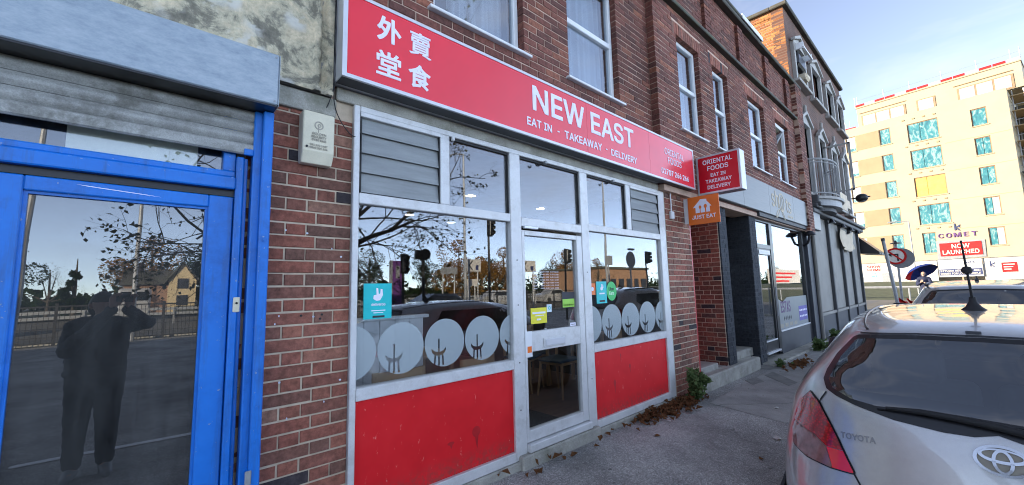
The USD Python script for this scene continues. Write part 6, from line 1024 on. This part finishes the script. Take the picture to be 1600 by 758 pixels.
def far_tree(name, lab, o, h, w, m, n=6500, ls=.22, conical=False, trunk_h=.25, seed=0, gap=.35):
    t = thing(name, lab, 'tree', o, 'trees across the road'); g = np.random.default_rng(seed); o = np.array(o); k = 16; blobs = []
    for _ in range(k):
        z = g.uniform(trunk_h, 1); r = (1-z)*.5+.05 if conical else .5*math.sin(math.pi*min(1, (z-trunk_h)/(1-trunk_h)*.8+.18)); a = g.uniform(0, 2*math.pi); rr = r*g.uniform(.2, .9); blobs.append((np.array([w*rr*math.cos(a), w*rr*math.sin(a), h*z*.94]), w*(.10 if conical else .17)*g.uniform(.7, 1.3)))
    def pos(g2, n_): i = g2.integers(0, k, n_); c = np.array([b[0] for b in blobs])[i]; r = np.array([b[1] for b in blobs])[i]; q = g2.normal(size=(n_, 3)); q /= np.linalg.norm(q, axis=1, keepdims=True); return o+c+q*(r*g2.uniform(.5, 1, n_)**.5)[:, None]
    mb = MB().tube([o, o+[0, 0, h*.5], o+[0, 0, h*.9]], [h*.025, h*.018, h*.005], 7)
    for b, r in blobs[:9]: mb.tube([o+[0, 0, h*.3], o+b*.7+[0, 0, h*.1], o+b], [h*.012, h*.008, h*.003], 5)
    part(t, 'trunk', mb, TRUNK); part(t, 'crown', leaves(n, pos, ls*h/8, .1, seed=seed+100), m); return t
protos = {}
rows = [('broadleaf', -9, -52, 7.5), ('bare', -5.5, -52, 4.6), ('conifer', -3.2, -42, 5.2), ('broadleaf', -14, -56, 7), ('autumn', 1.4, -58, 8.0), ('broadleaf', 5.6, -52, 6), ('bare', 9, -44, 5), ('broadleaf', 11.5, -50, 6.5), ('autumn', 14.5, -62, 6.2), ('broadleaf', 18.5, -58, 6), ('autumn', 21, -60, 6), ('broadleaf', 25, -55, 5.6), ('autumn', 31.5, -42, 7.0), ('broadleaf', 35, -56, 6), ('autumn', 43, -46, 7.2), ('broadleaf', 48, -58, 6.5), ('bare', 40, -26, 8.5), ('autumn', 56, -44, 6), ('broadleaf', 53, -60, 7), ('bare', 52, -40, 8), ('broadleaf', 62, -50, 7), ('broadleaf', 70, -60, 7.5), ('autumn', 80, -55, 7), ('bare', 66, -36, 8), ('broadleaf', 90, -62, 8), ('broadleaf', -20, -60, 8), ('broadleaf', -28, -55, 8), ('autumn', 110, -45, 9), ('broadleaf', 125, -50, 10), ('broadleaf', 140, -42, 10), ('autumn', 158, -48, 11), ('broadleaf', 178, -55, 12), ('autumn', 200, -50, 12), ('broadleaf', 225, -60, 13)]
KIND = {'broadleaf': ('dark_tree', 'dark bushy tree'), 'bare': ('bare_tree', 'thin bare tree'), 'conifer': ('conifer_tree', 'dark conifer'), 'autumn': ('autumn_tree', 'orange autumn tree')}
near_names = ['behind the left lamp post', 'beside the conifer', 'in front of the gabled house', 'far left of the road', 'behind the gabled house', 'right of the gabled house', 'behind the purple totem', 'right of the purple totem', 'behind the round traffic signal', 'behind the dark road sign', 'behind the white notice board', 'left of the white car', 'above the white car', 'right of the white car', 'seen through the door glass', 'behind the door signal', 'right of the tall lamp post', 'behind the round grey sign', 'behind the low brick building', 'beside the low brick building', 'past the far signal', 'past the end of the railing', 'at the far end of the road', 'near the side road', 'furthest along the road', 'left end of the tree line', 'furthest left across the road', 'behind the left end of the red lettered hoarding', 'behind the middle of the red lettered hoarding', 'behind the right end of the red lettered hoarding', 'just past the red lettered hoarding', 'well past the red lettered hoarding', 'near the end of the carriageway', 'at the very end of the carriageway']
for i, (k, x, y, h) in enumerate(rows):
    if 5 < x < 95: h *= .82
    nm, ds = KIND[k]; lab = f'{ds} {near_names[i]} across the road'; loc = (x, y, 0)
    if k not in protos:
        protos[k] = far_tree(nm, lab, loc, h, h*(.45 if k == 'conifer' else .95), {'broadleaf': LEAFDK, 'bare': LEAFOL, 'conifer': LEAFDK, 'autumn': LEAFAU}[k], n={'bare': 900}.get(k, 6500), ls=.14 if k == 'bare' else .22, conical=k == 'conifer', trunk_h=.12 if k != 'bare' else .3, seed=200+i)
    else: dup(protos[k], lab, loc, rotz=(i*77) % 360, group='trees across the road')
struct('far_woodland', leaves(14000, lambda g, n: (lambda x: np.c_[x, g.uniform(-100, -80, n), np.abs(g.normal(0, 1, n))*1.6*(1+.5*np.sin(x*.21))+.4])(g.uniform(-120, 420, n)), 1.3, .1, seed=301), LEAFDK, kind='stuff')
hs = thing('gabled_house', 'pale gabled house with a dark tiled roof lit by the sun across the road', 'house', (3, -48, 0))
part(hs, 'wall', trimesh.convex.convex_hull(np.array([(x, y, z) for x in (2.4, 4.4) for y in (-46, -52) for z in (0, 3.2)]+[(3.4, -46, 4.7), (3.4, -52, 4.7)])), M('pale_house_wall', (.5, .4, .24), .9)); part(hs, 'wall', MB().box(-.6, 2.4, -52, -47.5, 0, 2.9), M('house_wall_brick', (.25, .15, .1), .9))
part(hs, 'roof', trimesh.convex.convex_hull(np.array([(-.9, -47.2, 2.8), (2.4, -47.2, 2.8), (-.9, -52.3, 2.8), (2.4, -52.3, 2.8), (-.6, -49.8, 4.2), (2.9, -49.8, 4.2)])), COPING)
for sx in (-1, 1): part(hs, 'barge_roof', trimesh.convex.convex_hull(np.array([(3.4, y, 4.85+d) for y in (-45.7, -52) for d in (0, -.12)]+[(3.4+sx*1.35, y, 2.95+d) for y in (-45.7, -52) for d in (0, -.12)])), COPING)
for z0 in (.9, 2.4): part(hs, 'window', MB().box(3.0, 3.8, -45.98, -45.9, z0, z0+.9), PRINTDK)
part(hs, 'chimney', MB().box(.2, .7, -50, -49.4, 3.6, 4.9), RED_BRICK)
lb = thing('low_brick_building', 'long low brown building across the junction', 'building', (50, -31, 0)); part(lb, 'wall', MB().box(45.5, 58, -40, -30, -.1, 4.0), M('far_brown_wall', (.26, .15, .09), .9)); part(lb, 'roof', MB().box(45.2, 58.3, -40.3, -29.7, 4.0, 4.25), COPING)
for k in range(6): part(lb, 'window', MB().box(46.3+2*k, 47.5+2*k, -30.0, -29.9, 1.2, 2.6), PRINTDK)
# railing along the far edge of the forecourt
rl = thing('pedestrian_railing', 'black mesh pedestrian railing along the edge of the road', 'railing', (10, -19.6, 0)); bars = MB()
for x in np.arange(-14, 46, .13): bars.box(x-.008, x+.008, -19.61, -19.59, .1, 1.36)
for z in (.3, .6, .9): bars.box(-14, 46, -19.605, -19.595, z-.008, z+.008)
part(rl, 'mesh_bars', bars, BLACKPAINT, kind='stuff'); part(rl, 'top_rail', MB().box(-14, 46, -19.63, -19.57, 1.36, 1.41), BLACKPAINT); part(rl, 'bottom_rail', MB().box(-14, 46, -19.62, -19.58, .07, .11), BLACKPAINT)
for x in np.arange(-14, 46.1, 3.0): part(rl, 'post', MB().box(x-.04, x+.04, -19.64, -19.56, -.05, 1.5), BLACKPAINT)
r2 = thing('central_barrier', 'pale slatted barrier along the middle of the dual carriageway', 'barrier', (10, -31, 0))
for z in (.55, .85): part(r2, 'rail', MB().box(-60, 100, -31.05, -31.0, z, z+.16), STEEL)
for x in np.arange(-58, 100, 4.0): part(r2, 'post', MB().box(x-.05, x+.05, -31.0, -30.9, -.05, 1.0), STEEL)
def lamp(lab, x, y, h, lean=0.0):
    t = thing('lamp_post', lab, 'lamp post', (x, y, -.02), 'lamp posts across the forecourt'); part(t, 'column', MB().tube([(x, y, -.05), (x+lean*.4, y, h*.5), (x+lean, y, h)], [.09, .07, .05], 8), STEEL); part(t, 'arm', MB().tube([(x+lean, y, h-.02), (x+lean, y-.9, h+.25), (x+lean, y-1.4, h+.27)], .035, 6), STEEL); part(t, 'lamp_head', MB().box(x+lean-.12, x+lean+.12, y-1.9, y-1.3, h+.2, h+.32, .03), SIGNGREY)
lamp('tall pale lamp post reflected at the left of the blue door', -2.28, -14, 8, .3); lamp('lamp post reflected behind the raised phone', .06, -19, 7); lamp('tall lamp post reflected in the middle of the main window', 12.9, -15, 9); lamp('lamp post reflected in the right window beside the signals', 24.3, -14, 10); lamp('far lamp post reflected right of the purple totem', 10.5, -24, 8)
def signal(lab, x, y, zt, mast=None):
    t = thing('traffic_signal', lab, 'traffic signal', (x, y, -.02), 'traffic signals at the junction'); top = zt+.05 if mast is None else mast
    part(t, 'pole', MB().tube([(x, y-.2, -.05), (x, y-.2, top)], .055, 8), BLACKPAINT)
    hd = part(t, 'signal_head', MB().box(x-.12, x+.12, y-.1, y+.08, zt-.72, zt, .03), BLACK)
    for k in range(3): part(hd, 'hood', lathe([(.085, .08), (.095, .08), (.095, .22), (.08, .20)], (x, y-.02, zt-.13-.23*k), 14, 1), BLACK)
    part(hd, 'backing_board', MB().box(x-.16, x+.16, y-.12, y-.10, zt-.76, zt+.03), BLACK); return t
signal('traffic signal reflected beside the purple totem', 7.85, -12, 3.08); signal('high traffic signal reflected at the top of the main window', 12.25, -12, 4.85, 5.0); signal('traffic signal reflected in the glazed door', 16.55, -11, 3.6); signal('grey traffic signal reflected at the far right window', 24.7, -11, 3.8)
t = thing('round_signal', 'black round headed signal on a dark post by the railing', 'traffic signal', (8.65, -12, 0)); part(t, 'pole', MB().tube([(8.65, -12, -.05), (8.65, -12, 3.0)], .07, 8), BLACKPAINT); part(t, 'round_head', lathe([(0, -.06), (.22, -.06), (.24, 0), (.22, .06), (0, .06)], (8.68, -11.9, 3.1), 24, 1), BLACK); part(t, 'square_back', MB().box(8.3, 8.62, -12.1, -11.95, 2.92, 3.28), BLACK)
t = thing('purple_totem', 'tall purple roadside totem sign', 'sign', (8.5, -14, 0)); part(t, 'panel', MB().box(8.27, 8.74, -14.15, -13.95, -.05, 2.97, .02), PURPLE); part(t, 'edge_strip', MB().box(8.22, 8.268, -14.16, -13.94, -.05, 2.98), SIGNGREY); part(t, 'white_mark', MB().box(8.42, 8.6, -13.949, -13.94, 2.2, 2.75), SIGNGREY)
def dsign(lab, x0, x1, y, z0, z1, arrow, m=HOARDWHITE, face=1):
    t = thing('direction_sign', lab, 'road sign', ((x0+x1)/2, y, 0)); part(t, 'board', MB().box(x0, x1, y-.03, y, z0, z1, .01), m)
    for x in (x0+.2, x1-.2): part(t, 'post', MB().tube([(x, y-.08, -.05), (x, y-.08, z1-.05)], .045, 6), STEEL)
    if arrow:
        h = (z1-z0); a = [(x0+.12, (z0+z1)/2), (x0+.12+h*.35, z1-.08), (x0+.22+h*.35, z1-.08), (x0+.22, (z0+z1)/2), (x0+.22+h*.35, z0+.08), (x0+.12+h*.35, z0+.08)]; v_, f_ = onto(ext(Polygon(a), .006), (0, y, 0), (1, 0, 0), (0, 0, 1), (0, -1, 0)); part(t, 'arrow', (v_+[0, .008, 0], f_), BLACK)
        part(t, 'blue_square', MB().box(x0+(x1-x0)*.62, x0+(x1-x0)*.82, y, y+.006, z0+.1, z0+.1+h*.4), NAVY)
dsign('white direction sign with a left chevron reflected in the main window', 14.5, 15.56, -17, 2.72, 3.45, True); dsign('white direction sign with a left chevron reflected in the glazed door', 19.0, 20.3, -17, 2.72, 3.5, True); dsign('dark backed road sign reflected above the parked dark car', 14.86, 16.18, -20.4, 2.7, 3.16, False, SIGNGREY); dsign('plain white notice board below the chevron sign', 15.13, 16.07, -18, 1.85, 2.3, False); dsign('small white sign on its own post at the far kerb', 31, 31.7, -28, 2.6, 3.1, False)
t = thing('round_grey_sign', 'large round grey sign back on a post reflected in the right window', 'road sign', (24.2, -12, 0)); part(t, 'post', MB().tube([(24.2, -12.06, -.05), (24.2, -12.06, 3.9)], .05, 8), STEEL); part(t, 'disc', lathe([(0, -.015), (.55, -.015), (.55, .015), (0, .015)], (24.2, -12, 3.35), 32, 1), SIGNGREY); part(t, 'top_lamp', MB().box(24.0, 24.6, -12.1, -11.9, 3.98, 4.1, .02), BLACK)
t = thing('small_square_sign', 'small square grey sign on a thin post by the right signals', 'road sign', (22.6, -12.6, 0)); part(t, 'post', MB().tube([(22.6, -12.66, -.05), (22.6, -12.66, 3.6)], .04, 8), STEEL); part(t, 'plate', MB().box(22.25, 22.95, -12.62, -12.59, 3.0, 3.6, .01), SIGNGREY)
def far_car(lab, x, y, paint, rot):
    t = thing('passing_car', lab, 'car', (x, y, -.03), rotz=rot); t.loc = np.zeros(3); prof = Polygon([(-2.0, .25), (-2.05, .7), (-1.9, .92), (-1.1, 1.0), (-.55, 1.42), (.7, 1.45), (1.55, 1.02), (1.95, .9), (2.05, .6), (2.0, .25)]); b_ = ext(prof.buffer(.06), 1.66); v_, f_ = onto(b_, (0, .83, 0), (1, 0, 0), (0, 0, 1), (0, -1, 0)); v_ = v_*[1, 1, 1]; v_[:, 1] *= np.where(v_[:, 2] > 1.05, .8, 1); part(t, 'body', (v_, f_), paint)
    for sy in (-1, 1):
        g_ = ext(Polygon([(-.95, 1.04), (-.5, 1.37), (.62, 1.39), (1.25, 1.04)]), .02); v2, f2 = onto(g_, (0, 0, 0), (1, 0, 0), (0, 0, 1), (0, -1, 0)); v2[:, 1] += sy*np.where(v2[:, 2] > 1.05, .70, .85); part(t, 'side_window', (v2, f2), mat_sideglass)
        for X in (-1.25, 1.3): part(t, 'wheel', lathe([(0, -.1), (.2, -.1), (.31, -.08), (.31, .08), (.2, .1), (0, .1)], (X, sy*.78, .31), 20, 1), TYREM)
    return t
far_car('white car passing on the road, reflected in the main window', 26, -28, CARWHITE, 0); far_car('white car passing on the road, reflected in the glazed door', 34, -28, CARWHITE, 2); far_car('dark parked car in front of the railing, reflected above the silver roof', 12.3, -16.5, CARNAVY, 180); far_car('dark car beyond the railing at the left', -7, -27, CARNAVY, 0)
t = thing('white_van', 'white van on the road reflected behind the raised phone', 'van', (0, -38, -.03)); part(t, 'body', MB().box(-.75, 1.05, -42, -37.6, .3, 2.35, .15), CARWHITE); part(t, 'windscreen', MB().box(-.6, .9, -37.62, -37.57, 1.45, 2.1, .005), mat_sideglass)
for x in (-.5, .8): part(t, 'wheel', lathe([(0, -.1), (.34, -.1), (.34, .1), (0, .1)], (x, -37.8, .32), 18, 1), TYREM)

t = thing('roadside_hoarding', 'pale roadside hoarding with red lettering lines reflected in the salon window', 'hoarding', (114, -26, 0)); part(t, 'panel', MB().box(102, 128, -26.1, -26, .3, 4.6), HOARDWHITE)
for k in range(3): part(t, 'red_line', MB().box(105, 124-3*k, -25.99, -25.98, 3.4-.9*k, 3.8-.9*k), SAFERED)
for x in (103, 114, 127): part(t, 'post', MB().box(x-.1, x+.1, -26.3, -26.1, -.05, 3.3), STEEL)
